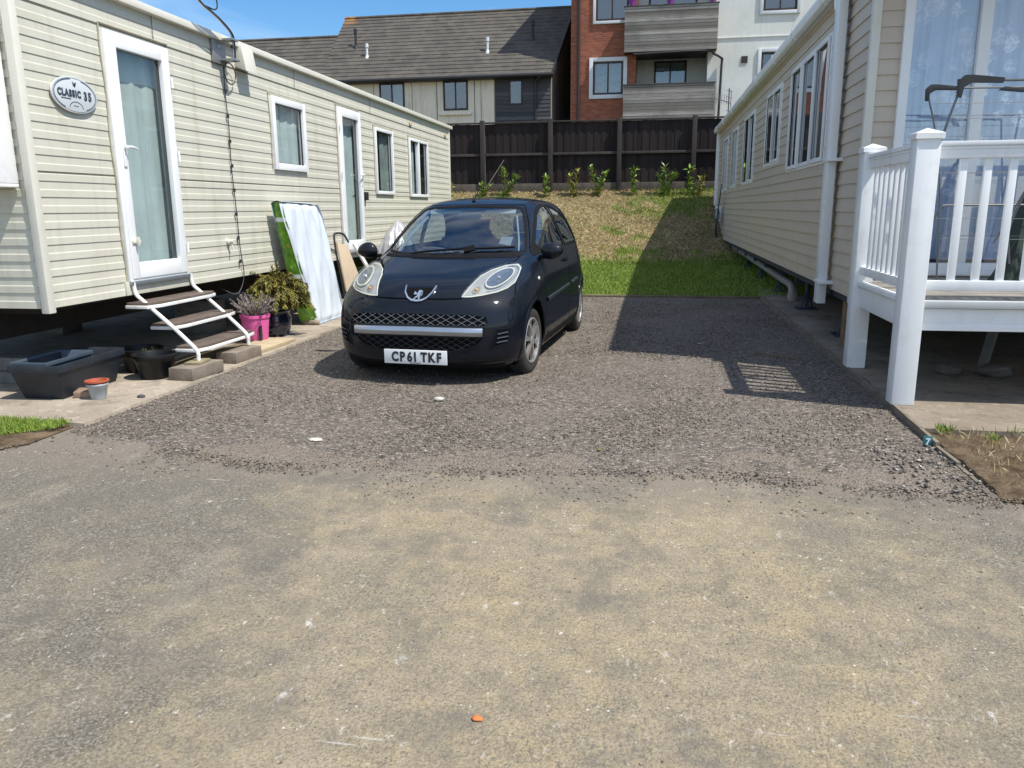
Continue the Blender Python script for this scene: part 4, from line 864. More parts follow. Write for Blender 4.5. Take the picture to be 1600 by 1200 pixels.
mb = MB(); wallq(mb, T, 1.90, 12, 1.9, 12.5, rw); mb.quad((12, 33, 1.9), (12, 40, 1.9), (12, 40, 12.5), (12, 33, 12.5)); mb.quad((-3.36, 40, 1.9), (12, 40, 1.9), (12, 40, 12.5), (-3.36, 40, 12.5)); part(H2, 'render_wall', mb, MAT['render'], recalc=False)
mb = MB(); mb.box(-3.5, 12.2, 32.8, 40.2, 12.5, 12.7); part(H2, 'roof', mb, MAT['tile'])
hwin(H2, T, *wo_[0], hc1, surround=.15); hwin(H2, T, *wo_[1], hc2, surround=.11); hwin(H2, T, *rw[0], hc2, surround=.13); hwin(H2, T, *rw[1], hc2, surround=.13)
hwin(H2, YW(34.5), *dr[0], hc1); hwin(H2, YW(34.5), *dr[1], hc2)
for (z0, z1, x0, x1, nm) in ((4.1, 5.94, -1.26, 2.17, 0), (7.14, 8.73, -1.26, 2.19, 1)):
    B_ = MB(); siding(B_, YW(32.4), x0, x1, z0, z1, .117, [(0, 0), (0, .02), (.93, .018), (.95, 0), (1, 0)])
    siding(B_, lambda a, d, z: (x0-d*.0, a, z), 32.4, 33.0, z0, z1, .117, [(0, 0), (1, 0)]); siding(B_, lambda a, d, z: (x1, a, z), 32.4, 33.0, z0, z1, .117, [(0, 0), (1, 0)])
    bo = part(H2, 'balcony', B_, MAT['balc'], recalc=False)
    mb = MB(); mb.box(x0+.02, x1-.02, 32.43, 34.5, z0+.05, z0+.25); part(bo, 'balcony_floor', mb, MAT['gutterb'])
    mb = MB(); mb.box(x0-.03, x1+.03, 32.36, 32.48, z1, z1+.045); part(bo, 'coping', mb, mat('coping%d' % nm, (.05, .045, .045), .7), bevel=.01)
mb = MB(); mb.tube(smooth_path([(-.9, 32.42, 7.06), (1.70, 32.42, 7.10), (2.1, 32.6, 7.0), (2.42, 32.85, 6.85), (2.42, 32.9, 6.6), (2.38, 32.92, 4)]), .045, 8); mb.tube([(-3.05, 32.94, 1.9), (-3.05, 32.94, 12.5)], .055, 10); part(H2, 'downpipe', mb, MAT['gutterb'], smooth=True)
mb = MB(); mb.box(3.15, 3.38, 32.97, 33.01, 6.70, 6.94); part(H2, 'wall_vent', mb, MAT['brown'])
mb = MB(); mb.box(1.9, 12, 32.97, 32.998, 7.60, 7.63); part(H2, 'string_course', mb, MAT['render'])
# purple pots and plants along the top balcony
mp_ = mat('purple_plastic', (.20, .02, .24), .4)
for x, lab in ((-1.0, 'purple plant pot at the left end of the top balcony'), (.42, 'purple plant pot at the middle of the top balcony'), (1.98, 'purple plant pot at the right end of the top balcony')):
    PT = thing('plant_pot', lab, 'plant pot', (x, 32.46, 8.78), group='purple pots on the balcony')
    mb = MB(); mb.lathe([(0, 0), (.10, 0), (.14, .26), (.16, .27), (.16, .31), (.13, .31), (.12, .27), (0, .26)], (x, 32.46, 8.775), 18); part(PT, 'pot', mb, mp_, smooth=True)
    rs = random.Random(int(x*10)+50)
    part(PT, 'leaves', leafquads(rs, 60, lambda i: (Vector((x+rs.uniform(-.1, .1), 32.46+rs.uniform(-.1, .1), 9.02)), Vector((rs.uniform(-1, 1), rs.uniform(-1, 1), rs.uniform(.2, 1.5))), rs.uniform(.1, .25), .04)), MAT['laurel'], recalc=False)
# ------------------------------------------------------------------ steps, blocks, pots at the left caravan
ST = thing('caravan_steps', 'three white framed steps with worn brown treads below the nearest door', 'steps', (-4.0, 6.3, .03))
MAT['tread'] = mat('worn_tread', (.105, .078, .062), .9, var=.3, vs=9, dirt=(.19, .16, .13, .5), ds=5, bump=.4)
wpaint = mat('chipped_white_paint', (.72, .72, .70), .5, var=.05, dirt=(.18, .12, .08, .6), ds=9)
for y, yf_ in ((5.90, 5.92), (6.74, 6.74)):
    mb = MB(); mb.tube(smooth_path([(-4.215, y, .80), (-4.20, y, .70), (-4.13, y, .63), (-3.9, y, .43), (-3.72, y, .26), (-3.69, y, .21), (-3.69, y, .17), (-3.69, y, .10 if y < 6 else .14)], 5), .017, 10); part(ST, 'side_rail', mb, wpaint, smooth=True)
for k, (x, z) in enumerate(((-4.03, .615), (-3.87, .435), (-3.71, .235))):
    def tr(dx, dy, z0):
        q = 5.84+.07*k; return [(x-.24+dx, q+dy), (x-.04, q+dy), (x+dx*-.2, q+.15), (x, 6.76), (x-.03, 6.88+.04*k-dy), (x-.24+dx, 6.86-dy)]
    mb = MB(); mb.prism(tr(.0, 0, z), lambda a, b_: (a, b_, z-.035), lambda a, b_: (a, b_, z-.008)); t_ = part(ST, 'tread_frame', mb, wpaint, bevel=.004)
    mb = MB(); mb.prism(tr(.012, .015, z), lambda a, b_: (a-.008, b_, z-.008), lambda a, b_: (a-.008, b_, z+.014)); part(t_, 'tread', mb, MAT['tread'], bevel=.004)
MAT['block'] = mat('dense_block', (.19, .155, .12), .95, var=.2, vs=8, dirt=(.30, .26, .21, .4), ds=9, bump=.6, bs=45, bd=.008)
MAT['blockg'] = mat('grey_block', (.15, .145, .135), .95, var=.2, vs=8, dirt=(.22, .21, .19, .4), ds=6, bump=.5, bs=45, bd=.008)
def rbox(name, cx, cy, z0, lx, ly, h, rz, m_, lab, cat, group=None, bevel=.008, jit=.004):
    mb = MB(); rs = random.Random(int(cx*1000+cy*77)); c, s_ = math.cos(rz), math.sin(rz)
    mb.box(-lx/2, lx/2, -ly/2, ly/2, 0, h, lambda x, y, z: (x+rs.uniform(-jit, jit), y+rs.uniform(-jit, jit), z+rs.uniform(-jit, jit)*(z > 0)))
    o = top(name, mb, m_, lab, cat, group, loc=(0, 0, 0), bevel=bevel); o.location = (cx, cy, z0); o.rotation_euler = (0, 0, rz); return o
BG = 'concrete blocks about the steps'
rbox('concrete_block', -3.69, 5.86, .032, .22, .44, .10, -.05, MAT['block'], 'brown concrete block under the near foot of the steps', 'concrete block', BG)
rbox('concrete_block', -3.70, 6.58, .032, .20, .44, .10, -.04, MAT['block'], 'second brown concrete block, beyond the first, under the lowest tread', 'concrete block', BG)
rbox('wood_pad', -3.70, 5.90, .133, .13, .20, .018, .1, mat('wood_pad_m', (.23, .19, .11), .9, var=.2, bump=.3), 'small thin wood pad between the step foot and the block', 'wood pad', bevel=.002, jit=.001)
rbox('timber_board', -3.80, 7.22, .032, .34, .75, .035, -.02, mat('pale_timber', (.42, .34, .22), .85, var=.15, bump=.3), 'pale flat timber board under the pink bucket', 'board', bevel=.004, jit=.002)
rbox('timber_board', -4.00, 6.62, .032, .12, 1.0, .05, -.06, mat('mossy_timber', (.16, .135, .08), .9, var=.3, bump=.4, dirt=(.30, .26, .12, .4)), 'old mossy timber lying beneath the steps', 'board', bevel=.004, jit=.004)
rbox('concrete_block', -5.02, 5.46, .032, .42, .22, .10, .04, MAT['blockg'], 'lower grey block behind the long trough', 'concrete block', 'grey blocks behind the trough')
rbox('concrete_block', -5.03, 5.47, .134, .42, .22, .105, -.02, MAT['blockg'], 'upper grey block behind the long trough', 'concrete block', 'grey blocks behind the trough')
# block piers carrying the caravan
for (x, y, nm) in ((-6.7, 7.9, 'leftmost dark block pier under the front of the cream caravan'), (-5.0, 8.1, 'block pier just behind the steps under the cream caravan'), (-6.7, 10.4, 'second row block pier deep under the cream caravan'), (-5.0, 11.0, 'block pier under the cream caravan behind the mattress'), (-5.0, 14.2, 'farthest block pier under the cream caravan')):
    PI_ = thing('block_pier', nm, 'pier', (x, y, .03), group='block piers under the caravan')
    for k in range(3 if x < -6 else 3):
        mb = MB(); o = random.uniform(-.02, .02); mb.box(x-.22+o, x+.22+o, y-.16, y+.16, .032+k*.122, .15+k*.122); part(PI_, 'block', mb, MAT['blockg'], bevel=.008)
mb = MB(); mb.bar((-6.5, 6.2, .06), (-7.3, 6.6, .72), .14, .07); top('timber_prop', mb, mat('rusty_timber', (.16, .075, .035), .9, var=.4, bump=.4), 'brown weathered timber leaning diagonally under the caravan front at the left edge', 'timber', bevel=.004)
# trough planters
MAT['trough'] = mat('slate_plastic', (.020, .025, .033), .55, var=.25, vs=5, spec=.35, dirt=(.07, .065, .06, .4), ds=6, bump=.15, bs=20)
def trough(name, lab, cx, cy, z0, L_, W_, h, rz, m_, tap=.78, rim=.04, tilt=0, group=None, thick=.018):
    R_ = thing(name, lab, 'planter', (cx, cy, z0), rz, group); R_.rotation_euler = (tilt, 0, rz)
    mb = MB()
    def rg(l, w_, z): return [(-w_/2, -l/2, z), (w_/2, -l/2, z), (w_/2, l/2, z), (-w_/2, l/2, z)]
    lv_ = [rg(L_*tap*1.04, W_*tap, 0), rg(L_*.965, W_*.93, h-rim), rg(L_, W_, h-rim), rg(L_, W_, h), rg(L_-2*thick, W_-2*thick, h), rg(L_-2.4*thick-.02, W_-2.4*thick-.02, h-rim), rg(L_*tap*.98, W_*tap*.9, .03)]
    vs = [p for l in lv_ for p in l]; fs = [(0, 1, 2, 3)] + [(4*k+i, 4*k+(i+1) % 4, 4*k+4+(i+1) % 4, 4*k+4+i) for k in range(len(lv_)-1) for i in range(4)] + [tuple(4*(len(lv_)-1)+i for i in range(4))]
    mb.add(vs, fs); part(R_, 'tub', mb, m_, bevel=.006); return R_
tr1 = trough('trough_planter', 'large dark slate plastic trough with a smaller trough nested in it', -4.36, 5.24, .034, .80, .40, .26, .05, MAT['trough'], .76, .055, group='plastic troughs')
trough('trough_planter', 'smaller grey blue plastic trough sitting inside the large trough', -4.42, 5.15, .12, .54, .29, .19, .06, mat('blue_grey_plastic', (.055, .075, .10), .45, var=.15), .82, .03, tilt=.0, group='plastic troughs', thick=.012)
mb = MB(); mb.add([(-.14, -.30, .10), (.14, -.30, .10), (.14, .30, .10), (-.14, .30, .10)], [(0, 1, 2, 3)]); part(tr1, 'soil', mb, MAT['dark'])
MAT['pot'] = mat('black_pot_plastic', (.008, .009, .010), .42, var=.25, vs=6, spec=.3, dirt=(.05, .045, .04, .3), ds=6)
def pot(lab, x, y, r, h, m_=None, name='plant_pot', group='pots on the left slab', fill=None, z=.033):
    R_ = thing(name, lab, 'plant pot', (x, y, z), group=group)
    mb = MB(); mb.lathe([(0, 0), (r*.66, 0), (r*.70, .01), (r*.86, h*.70), (r*.90, h*.72), (r*.93, h*.86), (r, h*.87), (r*1.03, h*.92), (r*1.02, h*.985), (r*.99, h), (r*.93, h), (r*.88, h*.9), (r*.66, h*.12), (0, h*.12)], (x, y, z), 40); part(R_, 'pot_wall', mb, m_ or MAT['pot'], smooth=True, sharp=50)
    if fill: mb = MB(); mb.lathe([(0, 0), (r*(.66+.2*fill), 0)], (x, y, z+h*fill), 30); part(R_, 'compost', mb, MAT['soil'])
    return R_
pot('round black plastic pot, nearer and empty, right of the trough', -3.985, 5.74, .172, .20, fill=.35)
p2 = pot('round black plastic pot with a few weeds, behind the empty one', -4.27, 5.98, .185, .20, fill=.72)
rs = random.Random(5); part(p2, 'weeds', leafquads(rs, 45, lambda i: (Vector((-4.21+rs.gauss(0, .035), 6.0+rs.gauss(0, .03), .18)), Vector((rs.uniform(-1, 1), rs.uniform(-1, 1), rs.uniform(.6, 1.6))), rs.uniform(.03, .065), .012)), MAT['laurely'], recalc=False)
p3 = pot('small galvanised grey pot holding a terracotta coloured pot', -3.955, 5.00, .075, .115, mat('zinc_grey', (.36, .40, .42), .45, .3, var=.12, dirt=(.2, .18, .15, .3)), group=None)
mb = MB(); mb.lathe([(.055, .09), (.066, .125), (.082, .125), (.083, .137), (.066, .138), (.058, .11), (0, .09)], (-3.955, 5.0, .033), 28); part(p3, 'inner_pot', mb, mat('terracotta_plastic', (.36, .085, .04), .55, var=.1), smooth=True)
rbox('brick_piece', -4.085, 5.04, .032, .16, .10, .055, .2, mat('old_brick', (.26, .17, .12), .95, var=.2, bump=.6, dirt=(.35, .31, .25, .5)), 'broken brick between the trough and the small grey pot', 'brick', bevel=.006, jit=.012)
def rock(lab, x, y, z, sx, sy, sz, c, seed, name='stone'):
    bm = bmesh.new(); bmesh.ops.create_icosphere(bm, subdivisions=3, radius=1); mb = MB()
    for v in bm.verts:
        f_ = 1+.28*mnoise.noise(v.co*1.4+Vector((seed, 0, 0)))+.08*mnoise.noise(v.co*4); v.co = Vector((v.co.x*sx*f_, v.co.y*sy*f_, v.co.z*sz*f_))
    mb.add([(v.co.x+x, v.co.y+y, v.co.z+z+sz*.8) for v in bm.verts], [tuple(v.index for v in f.verts) for f in bm.faces]); bm.free()
    top(name, mb, mat('stone_%s' % seed, c, .9, var=.25, vs=10, bump=.5, bs=25, bd=.01), lab, 'stone', smooth=True, sharp=60)
rock('rounded brown stone at the foot of the wrapped mattress', -3.98, 8.78, .03, .12, .07, .05, (.24, .19, .15), 3)
rock('dark small stone on the edge of the left concrete base', -3.66, 5.07, .03, .028, .018, .014, (.07, .06, .065), 5)
rock('flat pale stone lying on the near left gravel', -1.96, 4.28, .012, .042, .024, .009, (.62, .55, .45), 8)
rock('orange brick chip on the tarmac near the camera', -.432, 1.86, .002, .016, .011, .005, (.55, .17, .05), 9)
rock('pale lump of mortar on the gravel in front of the car', -1.48, 5.36, .014, .035, .022, .016, (.55, .51, .46), 10)
rock('green mossy stone on the right gravel', -.26, 4.33, .014, .014, .012, .006, (.12, .15, .03), 11)
# pink bucket with dead lavender
BK = thing('pink_bucket', 'pink plastic bucket holding a dried grey shrub', 'bucket', (-4.0, 7.48, .067))
pk = mat('pink_plastic', (.68, .115, .36), .38, var=.08)
mb = MB(); mb.lathe([(0, 0), (.115, 0), (.12, .01), (.142, .225), (.152, .227), (.153, .255), (.140, .257), (.112, .03), (0, .03)], (-4.0, 7.48, .067), 36); part(BK, 'bucket_wall', mb, pk, smooth=True, sharp=50)
mb = MB(); mb.lathe([(0, 0), (.13, 0)], (-4.0, 7.48, .27), 24); part(BK, 'compost', mb, MAT['soil'])
mb = MB(); mb.box(-3.905, -3.885, 7.36, 7.395, .075, .22); part(BK, 'label_strip', mb, MAT['black'])
rs = random.Random(11); sm = MB(); lf_ = []
for i in range(95):
    a = rs.uniform(0, 6.28); r_ = rs.uniform(.05, .24); h_ = rs.uniform(.10, .27)*(1.15-r_*1.2)
    p0 = Vector((-4.0+.03*math.cos(a), 7.48+.03*math.sin(a), .27)); p2_ = p0+Vector((r_*math.cos(a), r_*math.sin(a), h_)); p1 = p0.lerp(p2_, .5)+Vector((rs.uniform(-.02, .02), rs.uniform(-.02, .02), .02))
    pp = smooth_path([p0, p1, p2_], 3); sm.tube(pp, [.003]*(len(pp)-1)+[.0015], 4)
    for k in range(12): q = p1.lerp(p2_, rs.random()); lf_.append((q, Vector((rs.uniform(-1, 1), rs.uniform(-1, 1), rs.uniform(-.2, 1)))))
part(BK, 'twigs', sm, mat('dead_twigs', (.22, .185, .16), .9, var=.2))
part(BK, 'dry_leaves', leafquads(rs, len(lf_), lambda i: (lf_[i][0], lf_[i][1], rs.uniform(.015, .035), .008)), m_leaf('grey_dry_leaf', [(0, (.17, .15, .14)), (.6, (.30, .27, .26)), (1, (.38, .31, .33))], .9), recalc=False)
# conifer in dark glazed pot
CO = thing('potted_conifer', 'olive green drooping dwarf conifer in a dark blue glazed pot', 'potted shrub', (-4.0, 7.95, .033))
mb = MB(); mb.lathe([(0, 0), (.12, 0), (.155, .10), (.16, .20), (.14, .25), (.155, .27), (.15, .28), (.12, .26), (0, .25)], (-4.0, 7.95, .033), 32); part(CO, 'glazed_pot', mb, mat('dark_blue_glaze', (.012, .016, .035), .12, var=.3, coat=.6), smooth=True, sharp=60)
mb = MB(); mb.tube([(-4.0, 7.95, .25), (-3.99, 7.95, .55), (-4.02, 7.94, .74)], [.02, .014, .005], 8)
rs = random.Random(21); nd = []
for i in range(210):
    th = rs.uniform(0, 6.28); ph = rs.uniform(-.5, 1.35); R = rs.uniform(.62, 1.0)*(1+.15*math.sin(th*3+1))
    ex = Vector((math.cos(th)*math.cos(ph)*.36*R, math.sin(th)*math.cos(ph)*.31*R, math.sin(ph)*.235*R))
    c0 = Vector((-3.97, 7.95, .50)); p0 = c0+ex*.25; p2_ = c0+ex+Vector((0, 0, -.04)); p1 = p0.lerp(p2_, .6)+Vector((0, 0, .05)); pp = smooth_path([p0, p1, p2_, p2_+Vector((ex.x*.06, ex.y*.06, -.025))], 3)
    mb.tube(pp, .004, 4)
    for k in range(52):
        t = rs.uniform(.15, 1)*(len(pp)-1); j = min(int(t), len(pp)-2); q = pp[j].lerp(pp[j+1], t-j); dr_ = (pp[j+1]-pp[j]).normalized()
        nd.append((q, dr_*1.1+Vector((rs.uniform(-1, 1), rs.uniform(-1, 1), rs.uniform(-1.1, .5)))))
for dx, dz in ((-.28, .22), (.05, .30), (-.02, .28)): pp = [Vector((-3.97, 7.95, .6)), Vector((-3.97+dx, 7.9, .5+dz))]; mb.tube(pp, .004, 4); nd += [(pp[0].lerp(pp[1], rs.random()), Vector((dx*2+rs.uniform(-.6, .6), rs.uniform(-1, 1), .6+rs.uniform(-.6, .6)))) for _ in range(60)]
part(CO, 'branches', mb, MAT['stem'])
part(CO, 'foliage', leafquads(rs, len(nd), lambda i: (nd[i][0], nd[i][1], rs.uniform(.03, .06), .014)), m_leaf('conifer_needles', [(0, (.06, .058, .010)), (.4, (.14, .135, .018)), (.8, (.25, .225, .035)), (1, (.24, .15, .03))], .7), recalc=False)
# wrapped mattress leaning on the wall
MT = thing('wrapped_mattress', 'single mattress in white and green plastic wrapping leaning against the cream wall', 'mattress', (-3.98, 9.2, .033))
c00, c10 = Vector((-3.875, 8.76, .04)), Vector((-3.875, 9.60, .04)); c01, c11 = Vector((-4.05, 8.33, 1.46)), Vector((-4.05, 9.42, 1.43))
back = Vector((-1, -.0, -.12)).normalized()
def mt(u, v, d):
    e = .10  # rounded plan outline
    uu = u; p = c00.lerp(c10, uu).lerp(c01.lerp(c11, uu), v)
    if v > .86:
        k = (v-.86)/.14; p += (c10-c00)*(.5-uu)*(.18*k*k if uu > .5 else .05*k*k)
    return p+back*d
def wr(p, k=1):
    n_ = mnoise.noise(Vector((p.x*3, p.y*7, p.z*1.6)))*.045 + abs(mnoise.noise(Vector((p.x*3, p.y*11+p.z*2, p.z*2.2))))*.018+mnoise.noise(Vector((p.x*7, p.y*20, p.z*6)))*.002
    return n_*k
def face(u, v):
    b_ = .018*math.sin(math.pi*u)*math.sin(math.pi*min(1, v*1.0)); p = mt(u, v, 0); ed = min(u, 1-u, v, 1-v); rd = .03*max(0, 1-ed/.05)**2
    return tuple(p-back*(b_+wr(p, min(1, ed*12+.35)))+back*rd)
mb = MB(); mb.grid(46, 78, face); part(MT, 'white_wrap', mb, None or mat('white_film', (.60, .66, .73), .28, var=.01, bump=.15, bs=5, bd=.01), smooth=True, sharp=80, recalc=False)
def thickn(v): return .22-.10*v
def green(u, v):   # u: 0 front edge .. 1 back
    p = mt(0, v, 0); ed = min(v, 1-v); q = p+back*(thickn(v)*u+.03*max(0, 1-ed/.05)**2*(u < .1)) + Vector((0, -.025*math.sin(math.pi*u), 0)); return tuple(q+Vector((0, wr(q, 1.3), 0)))
def m_wrap():
    b = MatB('printed_green_film'); X, Y, Z = b.sep()
    bands = b.ramp(b.math('FRACT', b.math('MULTIPLY', Z, 1.55)), [(.0, 0.), (.86, 0.), (.88, 1.), (.93, 1.), (.95, 0.)])
    c = b.mix(b.ramp(b.noise(9, 5, .7), [(.35, 0.), (.65, 1.)]), (.06, .19, .012), (.19, .40, .035))
    c = b.mix(b.ramp(b.noise(11, 3, .5, vec=b.coord(loc=(3, 1, 2))), [(.62, 0.), (.66, .9)]), c, (.70, .28, .12))
    c = b.mix(b.ramp(b.noise(16, 3, .5, vec=b.coord(loc=(8, 1, 2))), [(.66, 0.), (.69, .8)]), c, (.75, .8, .7))
    b.col(b.mix(bands, c, (.78, .82, .78))); b.set(Roughness=.22); b.bump(b.noise(14, 5, .6), .5, .01); return b.m
mb = MB(); mb.grid(10, 60, green); part(MT, 'green_wrap', mb, m_wrap(), smooth=True, sharp=80, recalc=False)
mb = MB(); mb.grid(6, 40, lambda u, v: tuple(mt(1, v, thickn(v)*u)+Vector((0, .02*math.sin(3.14*u), 0)))); mb.grid(20, 6, lambda u, v: tuple(mt(u, 1, thickn(1)*v)+Vector((0, 0, .015*math.sin(3.14*v))))); mb.grid(10, 10, lambda u, v: tuple(mt(u, v, thickn(v)))); mb.grid(10, 2, lambda u, v: tuple(mt(u, 0, thickn(0)*v))); part(MT, 'wrap_back', mb, mat('white_film_back', (.6, .66, .72), .3), smooth=True, recalc=False)
# folded sun chair behind the mattress
FC = thing('folded_chair', 'folded beige garden chair leaning on the wall just behind the mattress', 'folding chair', (-3.95, 10.2, .033))
mb = MB(); mb.prism([(9.95, .30), (10.62, .22), (10.30, .90), (9.98, .95)], lambda y, z: (-3.92-.17*z, y, z), lambda y, z: (-3.95-.17*z, y, z)); part(FC, 'seat_panel', mb, mat('beige_fabric', (.50, .40, .28), .85, var=.08, vs=3), bevel=.01)
mb = MB(); mb.tube(smooth_path([(-3.98, 9.95, .04), (-4.07, 9.96, .6), (-4.12, 9.97, 1.0), (-4.12, 10.05, 1.06), (-4.1, 10.25, 1.04), (-4.05, 10.30, .93)]), .014, 8); part(FC, 'frame', mb, MAT['black'], smooth=True)
mb = MB(); mb.bar((-4.02, 10.40, .92), (-3.86, 10.85, .30), .03, .05); mb.bar((-3.9, 10.5, .04), (-3.98, 10.6, .5), .025, .03); part(FC, 'white_leg', mb, MAT['white'], bevel=.003)
# covered heap behind the car
TP = thing('silver_cover', 'crumpled silver cover over a bulky heap between the caravan wall and the car', 'cover', (-3.75, 11.6, .033))
bm = bmesh.new(); bmesh.ops.create_icosphere(bm, subdivisions=5, radius=1); mb = MB(); vs = []
for v in bm.verts:
    p = v.co.copy(); a = math.atan2(p.y, p.x); fold = .09*abs(math.sin(a*7+2*mnoise.noise(p*1.5)))+.07*mnoise.noise(p*3.0)+.03*mnoise.noise(p*8)
    s_ = 1-fold; z = max(0, (p.z*.5+.5))**.8*1.17; wv = (1-.62*(z/1.17)**2.2)
    rr = math.hypot(p.x, p.y)+1e-6; r0 = (1 if p.z < .3 else rr/.954)
    vs.append((-3.78+p.x/rr*min(1, r0)*.37*wv*s_, 11.65+p.y/rr*min(1, r0)*.60*wv*s_, .034+z*(1-.06*fold)))
mb.add(vs, [tuple(v.index for v in f.verts) for f in bm.faces]); bm.free()
part(TP, 'cover_sheet', mb, mat('silver_sheet', (.46, .45, .46), .32, .35, var=.15, vs=4, bump=.6, bs=9, bd=.03), smooth=True, sharp=70)
# ------------------------------------------------------------------ white deck
DK = thing('raised_deck', 'raised white decking with post and baluster railing in front of the beige caravan', 'deck', (2.5, 6.3, .05))
MAT['post'] = mat('white_post_plastic', (.78, .795, .80), .35, var=.02, vs=2, dirt=(.42, .38, .32, .25), ds=5); streaks(MAT['post'], .28, (.45, .42, .36))
def newel(x, y, z0, z1, w_=.145):
    mb = MB(); mb.box(x-w_/2, x+w_/2, y-w_/2, y+w_/2, z0, z1-.05); po = part(DK, 'post', mb, MAT['post'], bevel=.008)
    mb = MB(); h = w_/2+.013
    mb.box(x-h, x+h, y-h, y+h, z1-.055, z1-.02); mb.add([(x-h, y-h, z1-.02), (x+h, y-h, z1-.02), (x+h, y+h, z1-.02), (x-h, y+h, z1-.02), (x, y, z1+.015)], [(0, 1, 4), (1, 2, 4), (2, 3, 4), (3, 0, 4), (0, 3, 2, 1)]); part(po, 'post_cap', mb, MAT['post'])
FX, FY, BY_ = 1.70, 5.60, 6.88
newel(FX, FY, .05, 1.83); newel(FX, BY_, .05, 1.83); newel(4.1, FY, .05, 1.83)
def rail(a, b_, z0, z1, w_, nm='rail'):
    mb = MB(); a = Vector(a); b_ = Vector(b_); mb.bar(a+Vector((0, 0, (z0+z1)/2)), b_+Vector((0, 0, (z0+z1)/2)), w_, z1-z0)
    if nm == 'top_rail': mb.bar(a+Vector((0, 0, z1+.006)), b_+Vector((0, 0, z1+.006)), w_+.025, .028); mb.bar(a+Vector((0, 0, z1-.022)), b_+Vector((0, 0, z1-.022)), w_+.012, .014)
    part(DK, nm, mb, MAT['post'], bevel=.004)
a, b_ = (FX+.07, FY, 0), (4.03, FY, 0); rail(a, b_, 1.655, 1.74, .06, 'top_rail'); rail(a, b_, .82, .885, .055, 'bottom_rail')
c, d = (FX, FY+.07, 0), (FX, BY_-.07, 0); rail(c, d, 1.655, 1.74, .06, 'top_rail'); rail(c, d, .82, .885, .055, 'bottom_rail')
bal = MB(); bal.box(-.023, .023, -.014, .014, .88, 1.66); b0 = None
def baluster(x, y, rz):
    global b0
    if b0 is None: b0 = mesh_obj('baluster', bal, MAT['post'], bevel=.003); o = b0
    else: o = b0.copy()
    scene.collection.objects.link(o); o.parent = DK; o.location = Vector((x, y, 0))-Vector(DK.location); o.rotation_euler = (0, 0, rz)
for k in range(15): baluster(1.935+.146*k, FY, 0)
for k in range(8): baluster(FX, FY+.175+.13*k, math.pi/2)
for (x0, y0, x1, y1) in ((1.68, FY+.072, 1.78, BY_-.07), ):
    mb = MB(); mb.box(FX-.02, FX+.02, y0, y1, .56, .72); part(DK, 'side_fascia', mb, MAT['post'], bevel=.004)
mb = MB(); mb.box(FX-.045, FX+.02, FY+.075, BY_-.075, .73, .765); part(DK, 'side_nosing', mb, MAT['post'], bevel=.004)
mb = MB(); mb.box(FX+.075, 5.4, FY-.02, FY+.02, .555, .70); mb.box(FX+.075, 5.4, FY-.026, FY-.02, .555, .60); part(DK, 'front_fascia', mb, MAT['post'], bevel=.003)
mb = MB(); mb.box(FX+.075, 5.4, FY-.055, FY+.05, .705, .755); part(DK, 'front_nosing', mb, mat('grey_nosing', (.52, .53, .52), .5, var=.05), bevel=.006)
dm = mat('grooved_decking', (.33, .31, .275), .8, var=.25, vs=3, bump=.2)
for k in range(11):
    y = FY+.055+.152*k; mb = MB(); y1 = min(y+.145, 7.375) if k < 10 else 7.375
    mb.box(FX+.03, 5.4, y, y1, .728, .757)
    for g in range(1, 6): mb.box(FX+.03, 5.4, y+g*.024, y+g*.024+.008, .757, .760)
    part(DK, 'deck_board', mb, dm)
mb = MB()
for x in (2.3, 3.1, 3.9): mb.box(x, x+.05, FY+.03, 7.3, .58, .727)
mb.box(1.75, 5.4, 6.6, 6.65, .58, .727); part(DK, 'joists', mb, mat('joist', (.10, .085, .06), .9))
mb = MB(); mb.bar((2.62, 6.7, .08), (2.78, 6.9, .56), .06, .06); part(DK, 'brace', mb, mat('brace_w', (.12, .12, .12), .8))
rock('pale rubble stone under the deck, left of the pair', 2.35, 6.65, .05, .09, .07, .05, (.11, .10, .085), 15)
rock('large rubble stone under the deck, right of the pair', 2.68, 6.6, .05, .12, .08, .06, (.10, .09, .08), 16)
# timber block under the caravan corner
rbox('timber_block', 1.86, 7.85, .05, .10, .14, .52, 0, mat('timber_pack', (.22, .14, .07), .9, var=.3), 'short brown timber post packed under the beige caravan corner', 'timber', bevel=.006)
# clothes airer
AI = thing('clothes_airer', 'grey metal clothes airer with black corner joints standing on the deck', 'clothes airer', (2.7, 6.4, .76))
tm = mat('airer_grey_tube', (.13, .135, .14), .4, .5); wm = mat('airer_wire', (.10, .11, .12), .5, .3)
mb = MB()
def frame(y, x0, x1, zt, lean, yl):
    return [(x0, y+yl, .77), (x0-lean*.0, y, 1.36), (x0+lean, y-.0, zt-.06), (x0+lean+.06, y, zt), (x1, y, zt)]
fr1 = [(2.05, 6.1, 1.30), (1.97, 6.1, 1.82), (2.05, 6.1, 2.12), (2.12, 6.1, 2.19), (2.3, 6.1, 2.195), (3.3, 6.1, 2.175)]
fr1 = [(1.90, 6.30, .77), (1.93, 6.2, 1.5), (1.955, 6.1, 1.83), (2.035, 6.1, 2.13), (2.075, 6.1, 2.175), (2.25, 6.1, 2.185), (3.3, 6.1, 2.17)]
mb.tube(smooth_path(fr1, 4), .009, 8)
fr2 = [(2.15, 6.5, .77), (2.10, 6.5, 1.5), (2.02, 6.5, 1.93), (1.96, 6.5, 2.14), (1.985, 6.5, 2.19), (2.12, 6.5, 2.195), (3.3, 6.5, 2.17)]
mb.tube(smooth_path(fr2, 4), .007, 8)
